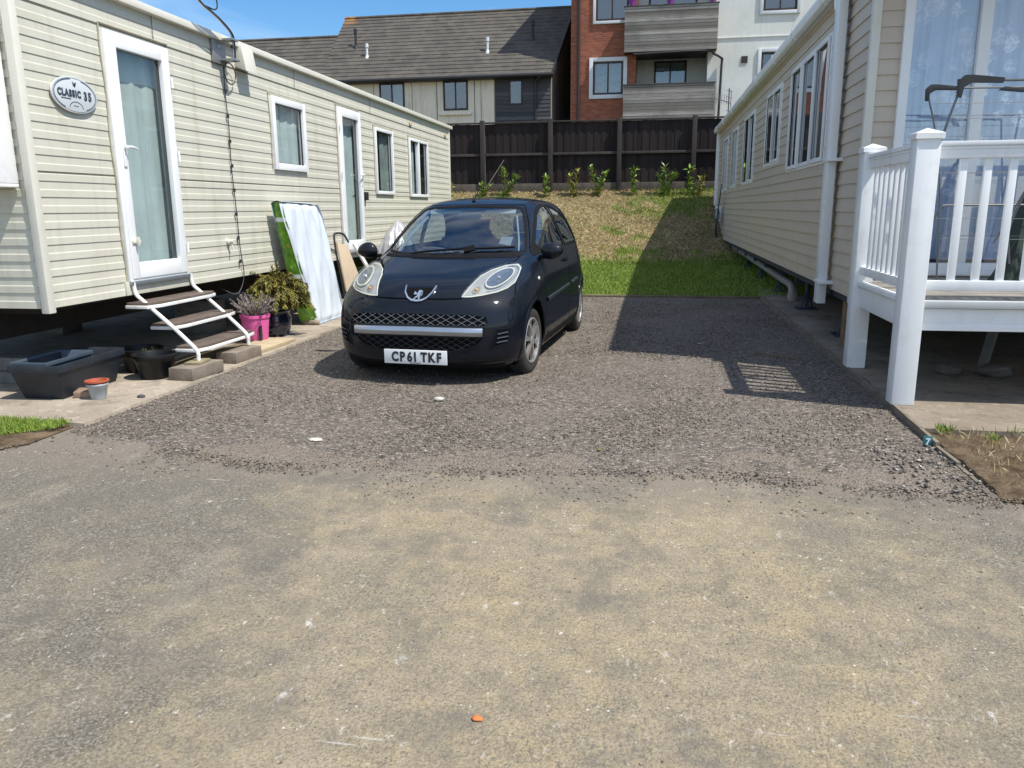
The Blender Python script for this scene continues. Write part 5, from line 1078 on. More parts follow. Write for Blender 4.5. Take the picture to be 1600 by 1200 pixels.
mb.tube(smooth_path([(2.00, 6.3, 1.16), (2.02, 6.3, 1.26), (2.07, 6.3, 1.35), (2.2, 6.3, 1.365), (3.3, 6.3, 1.36)], 4), .008, 8)
mb.tube([(3.3, 6.1, 2.17), (3.32, 6.3, 1.4), (3.2, 6.3, .77)], .009, 8); mb.tube([(3.3, 6.5, 2.17), (3.32, 6.3, 1.4), (3.35, 6.5, .77)], .009, 8)
mb.tube([(2.66, 6.25, 1.68), (2.50, 6.25, 1.20), (2.54, 6.25, .95)], .008, 8); mb.tube([(2.60, 6.2, 1.55), (2.40, 6.2, 1.1)], .006, 8)
part(AI, 'tube_frame', mb, tm, smooth=True)
mb = MB()
def joint(p, s_, y): mb.prism([(p[0]+dx*s_, p[1]+dz*s_) for dx, dz in ((-.035, -.11), (-.01, -.115), (.0, -.05), (.05, -.02), (.24, -.028), (.25, .005), (.05, .03), (.0, .03), (-.04, -.01))], lambda x, z: (x, y-.012, z), lambda x, z: (x, y+.012, z))
joint((2.055, 2.195), 1, 6.1)
for k in range(6): mb.box(2.014, 2.03, 6.085, 6.115, 2.09+.02*k, 2.10+.02*k)
part(AI, 'corner_joint', mb, MAT['black'], bevel=.0); mb = MB(); joint((1.965, 2.20), .8, 6.5); part(AI, 'corner_joint', mb, MAT['black'], bevel=.004); mb = MB()
mb.prism([(2.42, 2.17), (2.46, 2.195), (2.75, 2.16), (2.8, 2.08), (2.76, 2.08), (2.7, 2.14)], lambda x, z: (x, 6.488, z), lambda x, z: (x, 6.512, z))
part(AI, 'corner_joint', mb, MAT['black'], bevel=.004)
mb = MB()
for z, y in ((2.09, 6.5), (2.00, 6.45), (1.985, 6.3), (1.955, 6.2), (1.60, 6.4), (1.585, 6.2), (1.27, 6.4), (1.15, 6.3), (1.13, 6.2)): mb.tube([(2.04 if z < 2.05 else 2.0, y, z), (3.3, y, z-.01)], .0022, 5)
part(AI, 'wires', mb, wm)
# folded green parasol leaning against the railing
PS = thing('folded_parasol', 'dark green folded parasol leaning on the deck at the right edge', 'parasol', (2.70, 6.5, .76))
mb = MB(); pp = smooth_path([(2.60, 6.45, .79), (2.66, 6.46, 1.0), (2.72, 6.5, 1.4), (2.80, 6.5, 1.75)], 8); n_ = len(pp)
vs = []; fs = []; m_ = 28
for i, p in enumerate(pp):
    t = i/(n_-1); R = .095*(1-t)**.75+.014
    for k in range(m_): q = 2*math.pi*k/m_; r_ = R*(1+.22*math.sin(q*6+t*2)*(1-t)); vs.append((p.x+r_*math.cos(q), p.y+r_*math.sin(q), p.z))
for i in range(n_-1):
    for k in range(m_): fs.append((i*m_+k, i*m_+(k+1) % m_, (i+1)*m_+(k+1) % m_, (i+1)*m_+k))
mb.add(vs, fs+[tuple(range(m_))[::-1]]); part(PS, 'canopy', mb, mat('dark_green_cloth', (.028, .045, .038), .9, var=.15), smooth=True)
mb = MB(); mb.tube([(2.80, 6.5, 1.7), (2.9, 6.5, 2.0)], .016); part(PS, 'pole', mb, MAT['black'])
mb = MB(); mb.tube([(2.76, 6.44, 1.35), (2.60, 6.40, 1.05), (2.52, 6.40, .82)], .005, 5); part(PS, 'tie_cord', mb, MAT['black'])
# plot marker with 7
MK = thing('plot_marker', 'small teal square tag with the number 7 on the edging by the gravel', 'tag', (1.615, 4.72, .0))
mb = MB(); mb.box(1.575, 1.625, 4.695, 4.700, .012, .072); tg = part(MK, 'plate', mb, mat('teal_enamel', (.04, .17, .19), .4), bevel=.001)
mb = MB(); text_mb(mb, '7', .05, lambda u, v, d: (1.60+u, 4.6945-d, .024+v), .001, .0015); part(tg, 'number', mb, MAT['white'], recalc=False)
# twig on the gravel
mb = MB(); mb.tube(smooth_path([(1.0, 7.55, .03), (1.12, 7.40, .035), (1.22, 7.33, .03), (1.30, 7.28, .03)]), .006, 5); top('twig', mb, MAT['stem'], 'dark thin twig lying on the shaded gravel', 'twig')
# ------------------------------------------------------------------ the car
CAR = thing('parked_car', 'dark navy three door hatchback parked on the gravel, facing the camera', 'car', (-1.745, 6.53, 0), rotz=-.072)
def impl(x, y, z):
    a, b, w, m, n = car_yf(z), interp(YR, z), interp(WW, z), interp(MM, z), interp(NN, z)
    return abs(x/w)**n+abs((y-(a+b)/2)/((b-a)/2))**m-1
def nrm(p):
    e = 2e-4; x, y, z = p; g = Vector((impl(x+e, y, z)-impl(x-e, y, z), impl(x, y+e, z)-impl(x, y-e, z), impl(x, y, z+e)-impl(x, y, z-e))); return g.normalized()
def SF(off=0., s=1): return lambda u, v, o=0.: _o((s*u, front_y(u, v), v), off+o)
def SR(off=0.): return lambda u, v, o=0.: _o((u, rear_y(u, v), v), off+o)
def SS(side, off=0.): return lambda u, v, o=0.: _o((side*side_x(u, v), u, v), off+o)
def _o(p, o): p = Vector(p); return p+nrm(p)*o
paint = MatB('navy_metallic_paint')
pc = paint.mix(paint.ramp(paint.noise(3, 6, .6), [(.3, 0.), (.7, 1.)]), (.0018, .0038, .0078), (.003, .0055, .011))
dust = paint.math('MULTIPLY', paint.ramp(paint.noise(6, 8, .7), [(.45, 0.), (.8, .04)]), 1.)
pc = paint.mix(dust, pc, (.07, .065, .06)); paint.col(pc); paint.set(Metallic=.0, Roughness=.55); paint.b.inputs['Specular IOR Level'].default_value = .10; paint.b.inputs['Coat Weight'].default_value = .6
paint.b.inputs['Coat Roughness'].default_value = .045; paint.L.new(paint.ramp(paint.noise(9, 6, .6), [(.3, .03), (.75, .13)]), paint.b.inputs['Coat Roughness'])
PAINT = paint.m
trim = mat('car_black_trim', (.005, .005, .006), .75, var=.2, spec=.15); gapm = mat('panel_gap', (.001, .001, .0012), .95, spec=.05)
chrome = mat('car_chrome', (.82, .84, .86), .18, 1, var=.08); silver = mat('wheel_silver', (.50, .49, .47), .32, .75, var=.12, dirt=(.22, .19, .16, .4), ds=10)
cglass = glassmat('car_glass', (.70, .77, .77), 1.2, base=.07, wavy=.0)
WSH = [(0, .978), (.45, .983), (.615, .997), (.632, 1.02), (.602, 1.12), (.553, 1.24), (.495, 1.34), (.465, 1.366), (.40, 1.381), (0, 1.390)]
WSP = WSH + [(-x, z) for x, z in WSH[::-1] if x > 0]
SIDEW = [(.44, .985), (.60, 1.075), (.80, 1.20), (1.00, 1.305), (1.16, 1.365), (1.32, 1.39), (1.42, 1.392), (1.44, 1.30), (1.475, 1.12), (1.50, 1.01), (1.2, 1.0)]
QUAR = [(1.535, 1.385), (1.72, 1.372), (1.92, 1.325), (2.10, 1.245), (2.22, 1.15), (2.30, 1.03), (2.2, 1.015), (1.60, 1.01), (1.575, 1.12), (1.545, 1.28)]
REARW = [(-.52, 1.0), (.52, 1.0), (.45, 1.30), (.38, 1.33), (-.38, 1.33), (-.45, 1.30)]
def arch(cy): return [(cy+.338*math.cos(t), .275+.362*math.sin(t)) for t in np.linspace(-.55, math.pi+.55, 40)]+[(cy-.30, -.1), (cy+.30, -.1)]
def inpoly(p, poly):
    x, y = p; c = False; j = len(poly)-1
    for i in range(len(poly)):
        xi, yi = poly[i]; xj, yj = poly[j]
        if (yi > y) != (yj > y) and x < (xj-xi)*(y-yi)/(yj-yi)+xi: c = not c
        j = i
    return c
def nearest(p, poly):
    best = None; P_ = Vector(p)
    for i in range(len(poly)):
        a = Vector(poly[i]); b = Vector(poly[(i+1) % len(poly)]); d = b-a; t = max(0, min(1, (P_-a).dot(d)/max(1e-9, d.dot(d)))); q = a+d*t; l = (q-P_).length
        if best is None or l < best[0]: best = (l, q)
    return best
DOOR = [(.40, .945), (.368, .80), (.362, .60), (.40, .40), (.47, .285), (.60, .262), (1.52, .262), (1.56, .32), (1.56, .70), (1.53, .90), (1.515, 1.0), (1.3, .999), (.47, .985)]
HOOD = [(-.35, .688), (-.2, .684), (.2, .684), (.35, .688), (.372, .705), (.40, .775), (.44, .852), (.49, .885), (.565, .912), (.60, .93), (.615, .955), (.60, .968), (.45, .966), (0, .962), (-.45, .966), (-.60, .968), (-.615, .955), (-.60, .93), (-.565, .912), (-.49, .885), (-.44, .852), (-.40, .775), (-.372, .705)]
# body shell from stacked contours
K = 92; zs = list(np.arange(.12, 1.40, .0100))+list(np.arange(1.40, 1.466, .005))+[1.468, 1.471, 1.474, 1.4765, 1.4785, 1.48]
rings = []
tt = np.linspace(0, 1, 1500)
for z in zs:
    a, b, w, m, n = car_yf(z), interp(YR, z), interp(WW, z), interp(MM, z), interp(NN, z)
    th = np.pi/2*tt; X = w*np.sin(th)**(2/n); Y = ((b-a)/2)*np.maximum(0, np.cos(th))**(2/m)
    th2 = np.pi/2*(1-tt**4*1.0); X2 = w*np.sin(th2)**(2/n); Y2 = ((b-a)/2)*np.maximum(0, np.cos(th2))**(2/m)
    XA = np.concatenate([X, X2]); YA = np.concatenate([Y, Y2]); o = np.argsort(XA/w-YA/((b-a)/2)); XA, YA = XA[o], YA[o]
    s = np.concatenate([[0], np.cumsum(np.hypot(np.diff(XA), np.diff(YA)))]); q = np.linspace(0, s[-1], K+1)
    xq, yq = np.interp(q, s, XA), np.interp(q, s, YA); c = (a+b)/2
    R = [(xq[i], c-yq[i], z) for i in range(K+1)] + [(xq[i], c+yq[i], z) for i in range(K-1, -1, -1)]
    R += [(-x, y, zz) for x, y, zz in R[-2:0:-1]]
    rings.append(R)
NR = len(rings[0]); BV = [p for R in rings for p in R]; regions = {'body': [], 'bonnet': [], 'door_l': [], 'door_r': []}
A1, A2 = arch(0), arch(2.45)
holes = []
def classify(x, y, z):
    if z < 1.42 and y < 1.35 and inpoly((x, z), WSP) and z > .97: return None
    if z < .98 and y < .75 and inpoly((x, z), HOOD) and z > .68: return 'bonnet'
    if y > 2.3 and inpoly((x, z), REARW): return None
    if abs(x) > .42:
        if inpoly((y, z), SIDEW) or inpoly((y, z), QUAR): return None
        if z < .66 and abs(x) > .5 and (inpoly((y, z), A1) or inpoly((y, z), A2)): return None
        if inpoly((y, z), DOOR): return 'door_l' if x > 0 else 'door_r'
    return 'body'
F_all = []
for j in range(len(zs)-1):
    for i in range(NR):
        f = (j*NR+i, j*NR+(i+1) % NR, (j+1)*NR+(i+1) % NR, (j+1)*NR+i)
        c = [sum(BV[k][d] for k in f)/4 for d in range(3)]; F_all.append((f, classify(*c)))
# snap hole rims to their outlines
used = {}; 
for f, r in F_all:
    for k in f: used.setdefault(k, set()).add(r)
for k, rs_ in used.items():
    if None in rs_ and len(rs_) > 1:
        x, y, z = BV[k]; c_ = []
        if y < 1.35: l, q = nearest((x, z), WSP); c_.append((l, 'f', q))
        if y > 2.3 and abs(x) < .6: l, q = nearest((x, z), REARW); c_.append((l, 'r', q))
        if abs(x) > .42:
            for P_ in (SIDEW, QUAR, A1, A2): l, q = nearest((y, z), P_); c_.append((l, 's', q))
        l, t_, q = min(c_, key=lambda e: e[0])
        if l < .03 and q[1] > .12:
            BV[k] = (q[0], front_y(q[0], q[1]), q[1]) if t_ == 'f' else ((q[0], rear_y(q[0], q[1]), q[1]) if t_ == 'r' else (math.copysign(side_x(q[0], q[1]), x), q[0], q[1]))
def submesh(rn):
    fs = [f for f, r in F_all if r == rn]; ids = sorted({k for f in fs for k in f}); mp_ = {k: i for i, k in enumerate(ids)}; mb = MB(); mb.add([BV[k] for k in ids], [tuple(mp_[k] for k in f) for f in fs]); return mb
body = part(CAR, 'body', submesh('body'), PAINT, smooth=True, recalc=True, sharp=60)
hood = part(CAR, 'bonnet', submesh('bonnet'), PAINT, smooth=True, sharp=60)
dL = part(CAR, 'door', submesh('door_l'), PAINT, smooth=True, sharp=60); dR = part(CAR, 'door', submesh('door_r'), PAINT, smooth=True, sharp=60)
def patch(poly, S, step=.03, mb=None):
    bm = bmesh.new(); vs = [bm.verts.new((x, y, 0)) for x, y in poly]; bm.faces.new(vs); bmesh.ops.triangulate(bm, faces=bm.faces[:])
    xs = [p[0] for p in poly]; ys = [p[1] for p in poly]
    for ax, lo, hi in ((0, min(xs), max(xs)), (1, min(ys), max(ys))):
        c = lo+step
        while c < hi-1e-4:
            co = (c, 0, 0) if ax == 0 else (0, c, 0); no = (1, 0, 0) if ax == 0 else (0, 1, 0)
            bmesh.ops.bisect_plane(bm, geom=bm.verts[:]+bm.edges[:]+bm.faces[:], plane_co=co, plane_no=no, dist=1e-6); c += step
    bm.verts.index_update(); mb = mb or MB(); mb.add([S(v.co.x, v.co.y) for v in bm.verts], [tuple(v.index for v in f.verts) for f in bm.faces]); bm.free(); return mb
def dens(poly, closed=True, st=.03):
    out = []; n = len(poly)
    for i in range(n if closed else n-1):
        a, b = Vector(poly[i]), Vector(poly[(i+1) % n]); k = max(1, int((b-a).length/st)); out += [a.lerp(b, j/k) for j in range(k)]
    if not closed: out.append(Vector(poly[-1]))
    return out
def strip(poly, w, S, closed=True, h=.003, mb=None, shift=0., st=.03):
    ps = dens(poly, closed, st); n = len(ps); mb = mb or MB(); vs = []; fs = []
    for i, p in enumerate(ps):
        a = ps[(i-1) % n] if closed or i > 0 else p; b = ps[(i+1) % n] if closed or i < n-1 else p
        t = (b-a).normalized(); q = Vector((-t.y, t.x))
        for s_, o in ((-1, 0.), (-.8, h), (.8, h), (1, 0.)): c = p+q*(s_*w/2+shift); vs.append(S(c.x, c.y, o))
    for i in range(n if closed else n-1):
        j = (i+1) % n
        for k in range(3): fs.append((4*i+k, 4*i+k+1, 4*j+k+1, 4*j+k))
    mb.add(vs, fs); return mb
sgn = lambda poly, s: [(s*x, z) for x, z in poly]
# glass
wsp = part(CAR, 'windscreen', patch(WSP, SF(-.001), .05), cglass, smooth=True, recalc=False, sharp=80)
part(wsp, 'windscreen_seal', strip(WSP, .020, SF(.000), h=.003, shift=.003), trim, smooth=True)
part(wsp, 'scuttle', strip([(-.62, .972), (-.3, .968), (0, .967), (.3, .968), (.62, .972)], .022, SF(.002), closed=False, h=.004), trim, smooth=True)
rw_ = part(CAR, 'rear_window', patch(REARW, SR(-.001), .06), cglass, smooth=True, recalc=False, sharp=80); part(rw_, 'rear_seal', strip(REARW, .03, SR(0)), trim)
for s in (1, -1):
    for nm, P_, par in (('side_window', SIDEW, (dL if s > 0 else dR)), ('quarter_window', QUAR, CAR)):
        g = part(par, nm, patch(P_, SS(s, -.002), .06), cglass, smooth=True, recalc=False, sharp=80)
        if par is CAR: part(g, 'window_seal', strip(P_, .024, SS(s, 0), h=.004, shift=.002), trim, smooth=True)
        else: part(par, 'window_seal', strip(P_, .024, SS(s, 0), h=.004, shift=.002), trim, smooth=True)
    d_ = dL if s > 0 else dR
    part(d_, 'door_gap', strip(DOOR[:10]+[(1.515, .99)], .010, SS(s, .0), closed=False, h=.0008), gapm, recalc=False)
    part(d_, 'side_moulding', strip([(.42, .583), (1.0, .60), (1.52, .617)], .034, SS(s, .002), closed=False, h=.012), mat('moulding_blue%d' % s, (.02, .026, .036), .3, coat=.5), smooth=True)
    mb = MB(); hp = [(1.36+.1*t, .862+.008*t) for t in (0, .33, .66, 1)]; S_ = SS(s, .0)
    mb.tube([S_(y, z, o) for (y, z), o in zip(hp, (.004, .028, .028, .004))], .011, 8); part(d_, 'handle', mb, trim, smooth=True)
    part(CAR, 'side_moulding', strip([(1.60, .620), (1.8, .628), (2.02, .636)], .034, SS(s, .002), closed=False, h=.012), mat('moulding_blueq%d' % s, (.02, .026, .036), .3, coat=.5), smooth=True)
    part(CAR, 'sill', strip([(.36, .235), (1.0, .232), (2.08, .235)], .075, SS(s, -.004), closed=False, h=.012), trim, smooth=True)
    mb = MB()
    for cy in (0, 2.45): strip([(cy+.335*math.cos(t), .275+.358*math.sin(t)) for t in np.linspace(-.25, math.pi+.25, 40)], .030, SS(s, -.006), closed=False, h=.014, mb=mb)
    part(CAR, 'wheel_arch', mb, PAINT, smooth=True)
    # indicator repeater
    mb = MB(); c = SS(s)(.165, .79, .0); mb.lathe([(0, .010), (.012, .008), (.017, 0)], (0, 0, 0), 16, 'x'); mb.v = [(c.x+s*x, c.y+y, c.z+z) for x, y, z in mb.v]; part(CAR, 'side_repeater', mb, mat('lamp_white%d' % s, (.8, .78, .7), .2), smooth=True)
    # tail light
    part(CAR, 'tail_light', patch([(2.60, 1.24), (2.70, 1.24), (2.88, .98), (2.87, .86), (2.80, .86), (2.72, .98)], SS(s, .006), .04), mat('tail_red%d' % s, (.55, .03, .02), .15, coat=1), smooth=True, recalc=False)
    # mirrors
    mb = MB(); bm = bmesh.new(); bmesh.ops.create_uvsphere(bm, u_segments=28, v_segments=18, radius=1)
    for v in bm.verts:
        p = v.co; y = p.y*.062 if p.y < 0 else p.y*.030; v.co = Vector((s*.865+p.x*.098*(1+.12*p.z*s), .425+y, 1.002+p.z*.072*(1-.10*p.x*s)))
    mb.add([tuple(v.co) for v in bm.verts], [tuple(v.index for v in f.verts) for f in bm.faces]); bm.free()
    mr = part(CAR, 'door_mirror', mb, PAINT, smooth=True, sharp=80)
    mb = MB(); mb.bar((s*.745, .455, .950), (s*.85, .44, .952), .05, .035); part(mr, 'mirror_arm', mb, trim, bevel=.008)
    mb = MB(); mb.lathe([(0, .0), (.078, 0), (.082, -.006)], (0, 0, 0), 24, 'y'); mb.v = [(s*.865+x*1.05, .457+y, 1.002+z*.75) for x, y, z in mb.v]; part(mr, 'mirror_glass', mb, chrome, smooth=True)
    # triangular fillet at the mirror foot
    part(d_, 'mirror_sail', patch([(.405, .96), (.42, .985), (.56, 1.05), (.60, 1.075), (.60, .985)], SS(s, .003), .04), trim, recalc=False)
# bonnet shut line, bumper seams
part(hood, 'bonnet_gap', strip(HOOD, .011, SF(.0), h=.0008, st=.02), gapm, recalc=False)
part(body, 'bumper_seam', strip([(.70, .785), (.715, .72), (.72, .665)], .006, SF(.0), closed=False, h=.0008), gapm, recalc=False)
part(body, 'roof_seam', strip([(-.47, 1.398), (-.2, 1.402), (0, 1.403), (.2, 1.402), (.47, 1.398)], .007, SF(.0), closed=False, h=.0008), gapm, recalc=False)
for s in (1, -1): part(body, 'pillar_seam', strip([(s*.652, 1.02), (s*.622, 1.12), (s*.573, 1.24), (s*.512, 1.345), (s*.47, 1.395)], .006, SF(.0), closed=False, h=.0008), gapm, recalc=False)
# headlights
HL = [(.352, .697), (.385, .762), (.425, .835), (.475, .872), (.555, .900), (.640, .906), (.678, .880), (.690, .830), (.690, .785), (.655, .750), (.60, .728), (.50, .708), (.42, .698)]
lens = glassmat('headlight_lens', (.93, .94, .93), .55, base=.02, wavy=0., rough=.08)
hl_base = mat('headlight_housing', (.36, .37, .36), .35, .2, var=.12); hl_dish = MatB('reflector_facets'); hl_dish.col(hl_dish.ramp(hl_dish.voro(85, 'F1', 'Distance'), [(0, (.66, .67, .66)), (.6, (.36, .38, .40))])); hl_dish.set(Metallic=.9, Roughness=.16); hl_dish.bump(hl_dish.voro(60), .5, .008)
haze = mat('clouded_plastic', (.60, .59, .50), .35, var=.05)
for s in (1, -1):
    S_ = SF(.004, s); base = part(CAR, 'headlight', patch(HL, S_, .025), hl_base, smooth=True, recalc=True, sharp=80)
    part(base, 'headlight_rim', strip(HL, .007, SF(.002, s), h=.005), haze, smooth=True)
    cx, cz = .575, .812
    def E_(t, k): x = k*.083*math.cos(t); z = k*.066*math.sin(t); return (cx+x*.93+z*.25, cz+z*.93+x*.12)
    mb = MB(); vs = []; fs = []; nn_ = 36; lv_ = [(1, .010), (.93, .004), (.75, -.030), (.5, -.055), (.2, -.07)]
    for k, o in lv_:
        for i in range(nn_): x, z = E_(2*math.pi*i/nn_, k); vs.append(S_(x, z, o+.0))
    for j in range(len(lv_)-1):
        for i in range(nn_): fs.append((j*nn_+i, j*nn_+(i+1) % nn_, (j+1)*nn_+(i+1) % nn_, (j+1)*nn_+i))
    fs.append(tuple((len(lv_)-1)*nn_+i for i in range(nn_)))
    # dish drawn shallow and proud of the housing
    vs = [v+nrm(tuple(S_(cx, cz)))*(0 if i < 2*nn_ else 0) for i, v in enumerate(vs)]
    lift = []; 
    for q, (k, o) in enumerate(lv_):
        for i in range(nn_): x, z = E_(2*math.pi*i/nn_, k); lift.append(S_(x, z, .006+.012*(k**2)))
    mb.add(lift, fs); part(base, 'reflector', mb, hl_dish.m, smooth=True)
    part(base, 'lamp_ring', strip([E_(2*math.pi*i/36, 1.0) for i in range(36)], .009, SF(.012, s), h=.010, st=.02), mat('ring_pale%d' % s, (.60, .60, .54), .25, .1), smooth=True)
    part(base, 'outer_ring', strip([E_(t, 1.30) for t in np.linspace(-1.9, 1.7, 26)], .006, SF(.006, s), closed=False, h=.006, st=.02), chrome, smooth=True)
    mb = MB(); c = S_(cx, cz, .020); mb.lathe([(0, -.012), (.012, -.008), (.016, .004)], tuple(c), 16, 'y'); part(base, 'bulb', mb, chrome, smooth=True)
    ic = (.445, .742); mb = MB(); poly = [(ic[0]+.028*math.cos(t)*1.05, ic[1]+.024*math.sin(t)+.2*.03*math.cos(t)) for t in np.linspace(0, 6.283, 19)[:-1]]; patch(poly, SF(.008, s), .02, mb); part(base, 'indicator', mb, mat('indicator_bowl%d' % s, (.42, .35, .26), .2, .5), smooth=True, recalc=False)
    mb = MB(); c = S_(ic[0], ic[1], .010); mb.lathe([(0, -.012), (.008, -.009), (.010, .002)], tuple(c), 12, 'y'); part(base, 'indicator_bulb', mb, mat('amber%d' % s, (.75, .42, .16), .3), smooth=True)
    part(base, 'lens', patch(HL, SF(.030, s), .03), lens, smooth=True, recalc=False, sharp=80)
    skirt = MB(); ps = dens(HL, True, .02); n_ = len(ps); A_ = [SF(.002, s)(p.x, p.y) for p in ps]; B_ = [SF(.030, s)(p.x, p.y) for p in ps]
    skirt.add(A_+B_, [(i, (i+1) % n_, n_+(i+1) % n_, n_+i) for i in range(n_)]); part(base, 'lens_edge', skirt, lens, smooth=True, recalc=False)
# grilles
UP = [(-.555, .552), (-.45, .572), (0, .578), (.45, .572), (.555, .552), (.565, .50), (.54, .482), (0, .490), (-.54, .482), (-.565, .50)]
LO = [(-.535, .398), (0, .405), (.535, .398), (.50, .352), (.43, .312), (.25, .282), (0, .276), (-.25, .282), (-.43, .312), (-.50, .352)]
gmat = mat('grille_void', (.004, .004, .005), .9, spec=.1); mesh_m = mat('grille_mesh', (.30, .29, .28), .3, .8, var=.15); mesh_d = mat('grille_mesh_dark', (.05, .05, .055), .4, .4)
def lattice(poly, S, st, k, w_, h_):
    mb = MB(); xs = [p[0] for p in poly]; zs_ = [p[1] for p in poly]; x0, x1, z0, z1 = min(xs), max(xs), min(zs_), max(zs_)
    for sg_ in (1, -1):
        x = x0-(z1-z0)/k
        while x < x1+(z1-z0)/k:
            seg = []
            for i in range(13):
                t = i/12; z = z0+(z1-z0)*t; xx = x+sg_*(z-z0)/k+(0 if sg_ > 0 else (z1-z0)/k)
                if inpoly((xx, z), poly): seg.append((xx, z))
            if len(seg) > 2: strip(seg, w_, S, closed=False, h=h_, mb=mb, st=.02)
            x += st
    return mb
for P_, mm, nm in ((UP, mesh_m, 'upper_grille'), (LO, mesh_d, 'lower_grille')):
    g = part(CAR, nm, patch(P_, SF(.0025), .03), gmat, smooth=True, recalc=False, sharp=80)
    part(g, 'grille_mesh', lattice(P_, SF(.004), .082, .54, .0034, .003), mm)
    part(g, 'grille_rim', strip(P_, .012, SF(.001), h=.007), PAINT, smooth=True)
part(CAR, 'bumper_bar', strip([(-.525, .436), (-.3, .441), (0, .4435), (.3, .441), (.525, .436)], .070, SF(.002), closed=False, h=.020), mat('bar_chrome', (.45, .49, .55), .28, .9, var=.1, dirt=(.3, .28, .25, .4)), smooth=True, sharp=80)
for s in (1, -1):
    FG = [(s*.627, .455), (s*.715, .458), (s*.700, .352), (s*.575, .300)]
    g = part(CAR, 'bumper_vent', patch(FG, SF(.003), .03), gmat, recalc=False)
    mb = MB()
    for z, xa, xb in ((.425, .632, .70), (.392, .628, .70), (.358, .625, .695)): strip([(s*xa, z-.006), (s*(xa+xb)/2, z), (s*xb, z+.004)], .007, SF(.004), closed=False, h=.006, mb=mb)
    part(g, 'vent_slat', mb, mat('slat_%d' % s, (.10, .12, .15), .35, .3)); part(g, 'vent_rim', strip(FG, .009, SF(.001), h=.005), PAINT, smooth=True)
part(CAR, 'front_splitter', strip([(-.66, .165), (-.3, .158), (0, .156), (.3, .158), (.66, .165)], .07, SF(-.01), closed=False, h=.02), trim, smooth=True)
# badge: chrome U with an upright lion
mb = patch([(-.120, .760), (.120, .760), (.085, .700), (.045, .676), (-.045, .676), (-.085, .700)], SF(.003), .03); bd = part(CAR, 'badge_recess', mb, gmat, recalc=False)
part(bd, 'badge_surround', strip([(-.126, .768), (-.112, .725), (-.080, .688), (-.042, .670), (0, .666), (.042, .670), (.080, .688), (.112, .725), (.126, .768)], .014, SF(.003), closed=False, h=.012), chrome, smooth=True)
yb = front_y(0, .72)-.013; k_ = 1/1050.
def LN(poly): # crop pixel coordinates -> car x,z ; centred on the emblem
    mb_.prism([((px-972)*k_*.62, .714-(py-192)*k_*.62-.0) for px, py in poly], lambda x, z: (x, yb-(z-.72)*-1.15-.004, z), lambda x, z: (x, yb+.008-(z-.72)*-1.15, z))
mb_ = MB()
LN([(962, 150), (975, 136), (995, 133), (1012, 142), (1032, 150), (1022, 162), (1008, 164), (1010, 182), (1004, 205), (985, 222), (968, 212), (960, 190), (966, 172)])
LN([(966, 170), (944, 168), (922, 150), (908, 158), (918, 172), (905, 180), (925, 190), (945, 186), (966, 190)])
LN([(962, 200), (940, 214), (930, 235), (908, 240), (912, 250), (940, 250), (952, 230), (980, 216)])
LN([(982, 215), (995, 235), (985, 240), (990, 250), (1018, 250), (1010, 240), (1012, 226), (1004, 204)])
LN([(1012, 200), (1022, 190), (1018, 172), (1030, 165), (1034, 182), (1028, 202), (1012, 212)])
part(bd, 'lion_emblem', mb_, chrome, bevel=.0)
# number plate
mb = MB(); yb = -.700; mb.box(-.26, .26, yb, yb+.012, .182, .294, lambda x, y, z: (x, y+(z-.24)*-.02, z)); pl = part(CAR, 'number_plate', mb, mat('plate_white', (.74, .75, .75), .45, var=.02, dirt=(.5, .47, .42, .25)), bevel=.003)
mb = MB(); PT_ = lambda u, v, d: (u, yb-.0012-d, .2035+v)
for ch, x in zip('CP61', (-.168, -.107, -.046, -.001)): text_mb(mb, ch, .104, lambda u, v, d, x=x: PT_(u+x, v, d), .0015, .0045, .80)
for ch, x in zip('TKF', (.072, .134, .196)): text_mb(mb, ch, .104, lambda u, v, d, x=x: PT_(u+x, v, d), .0015, .0045, .80)
for i in range(9): mb.box(-.045+.010*i, -.038+.010*i, yb-.0025, yb-.001, .188, .1935)
part(pl, 'plate_lettering', mb, mat('plate_black', (.015, .015, .015), .6), recalc=False)
mb = MB(); mb.box(-.25, .25, yb+.012, -.62, .19, .28); part(pl, 'plate_backing', mb, trim)
# wiper and aerial
mb = MB(); WS = SF(.026)
mb.bar(WS(.13, .993), WS(.222, 1.007, .008), .045, .03, (0, -1, .5)); mb.tube([WS(.20, 1.003, .012), WS(.10, .992, .012), WS(-.06, .985, .010), WS(-.20, .978, .006), WS(-.33, .971, -.004)], [.012, .011, .010, .009, .007], 6)
mb.tube([WS(.19, 1.007), WS(.38, 1.012), WS(.54, 1.018)], .011, 6); mb.tube([WS(.10, .981, -.004), WS(-.05, .972, -.006), WS(-.14, .967, -.008)], .004, 6)
part(CAR, 'wiper', mb, trim, smooth=True)
mb = MB(); a0 = Vector((-.04, 1.10, 1.437)); mb.lathe([(0, .016), (.012, .012), (.02, 0)], tuple(a0), 14); mb.tube([a0, a0+Vector((0, .30, .20))], [.005, .002], 6); ar = part(CAR, 'aerial', mb, trim, smooth=True)
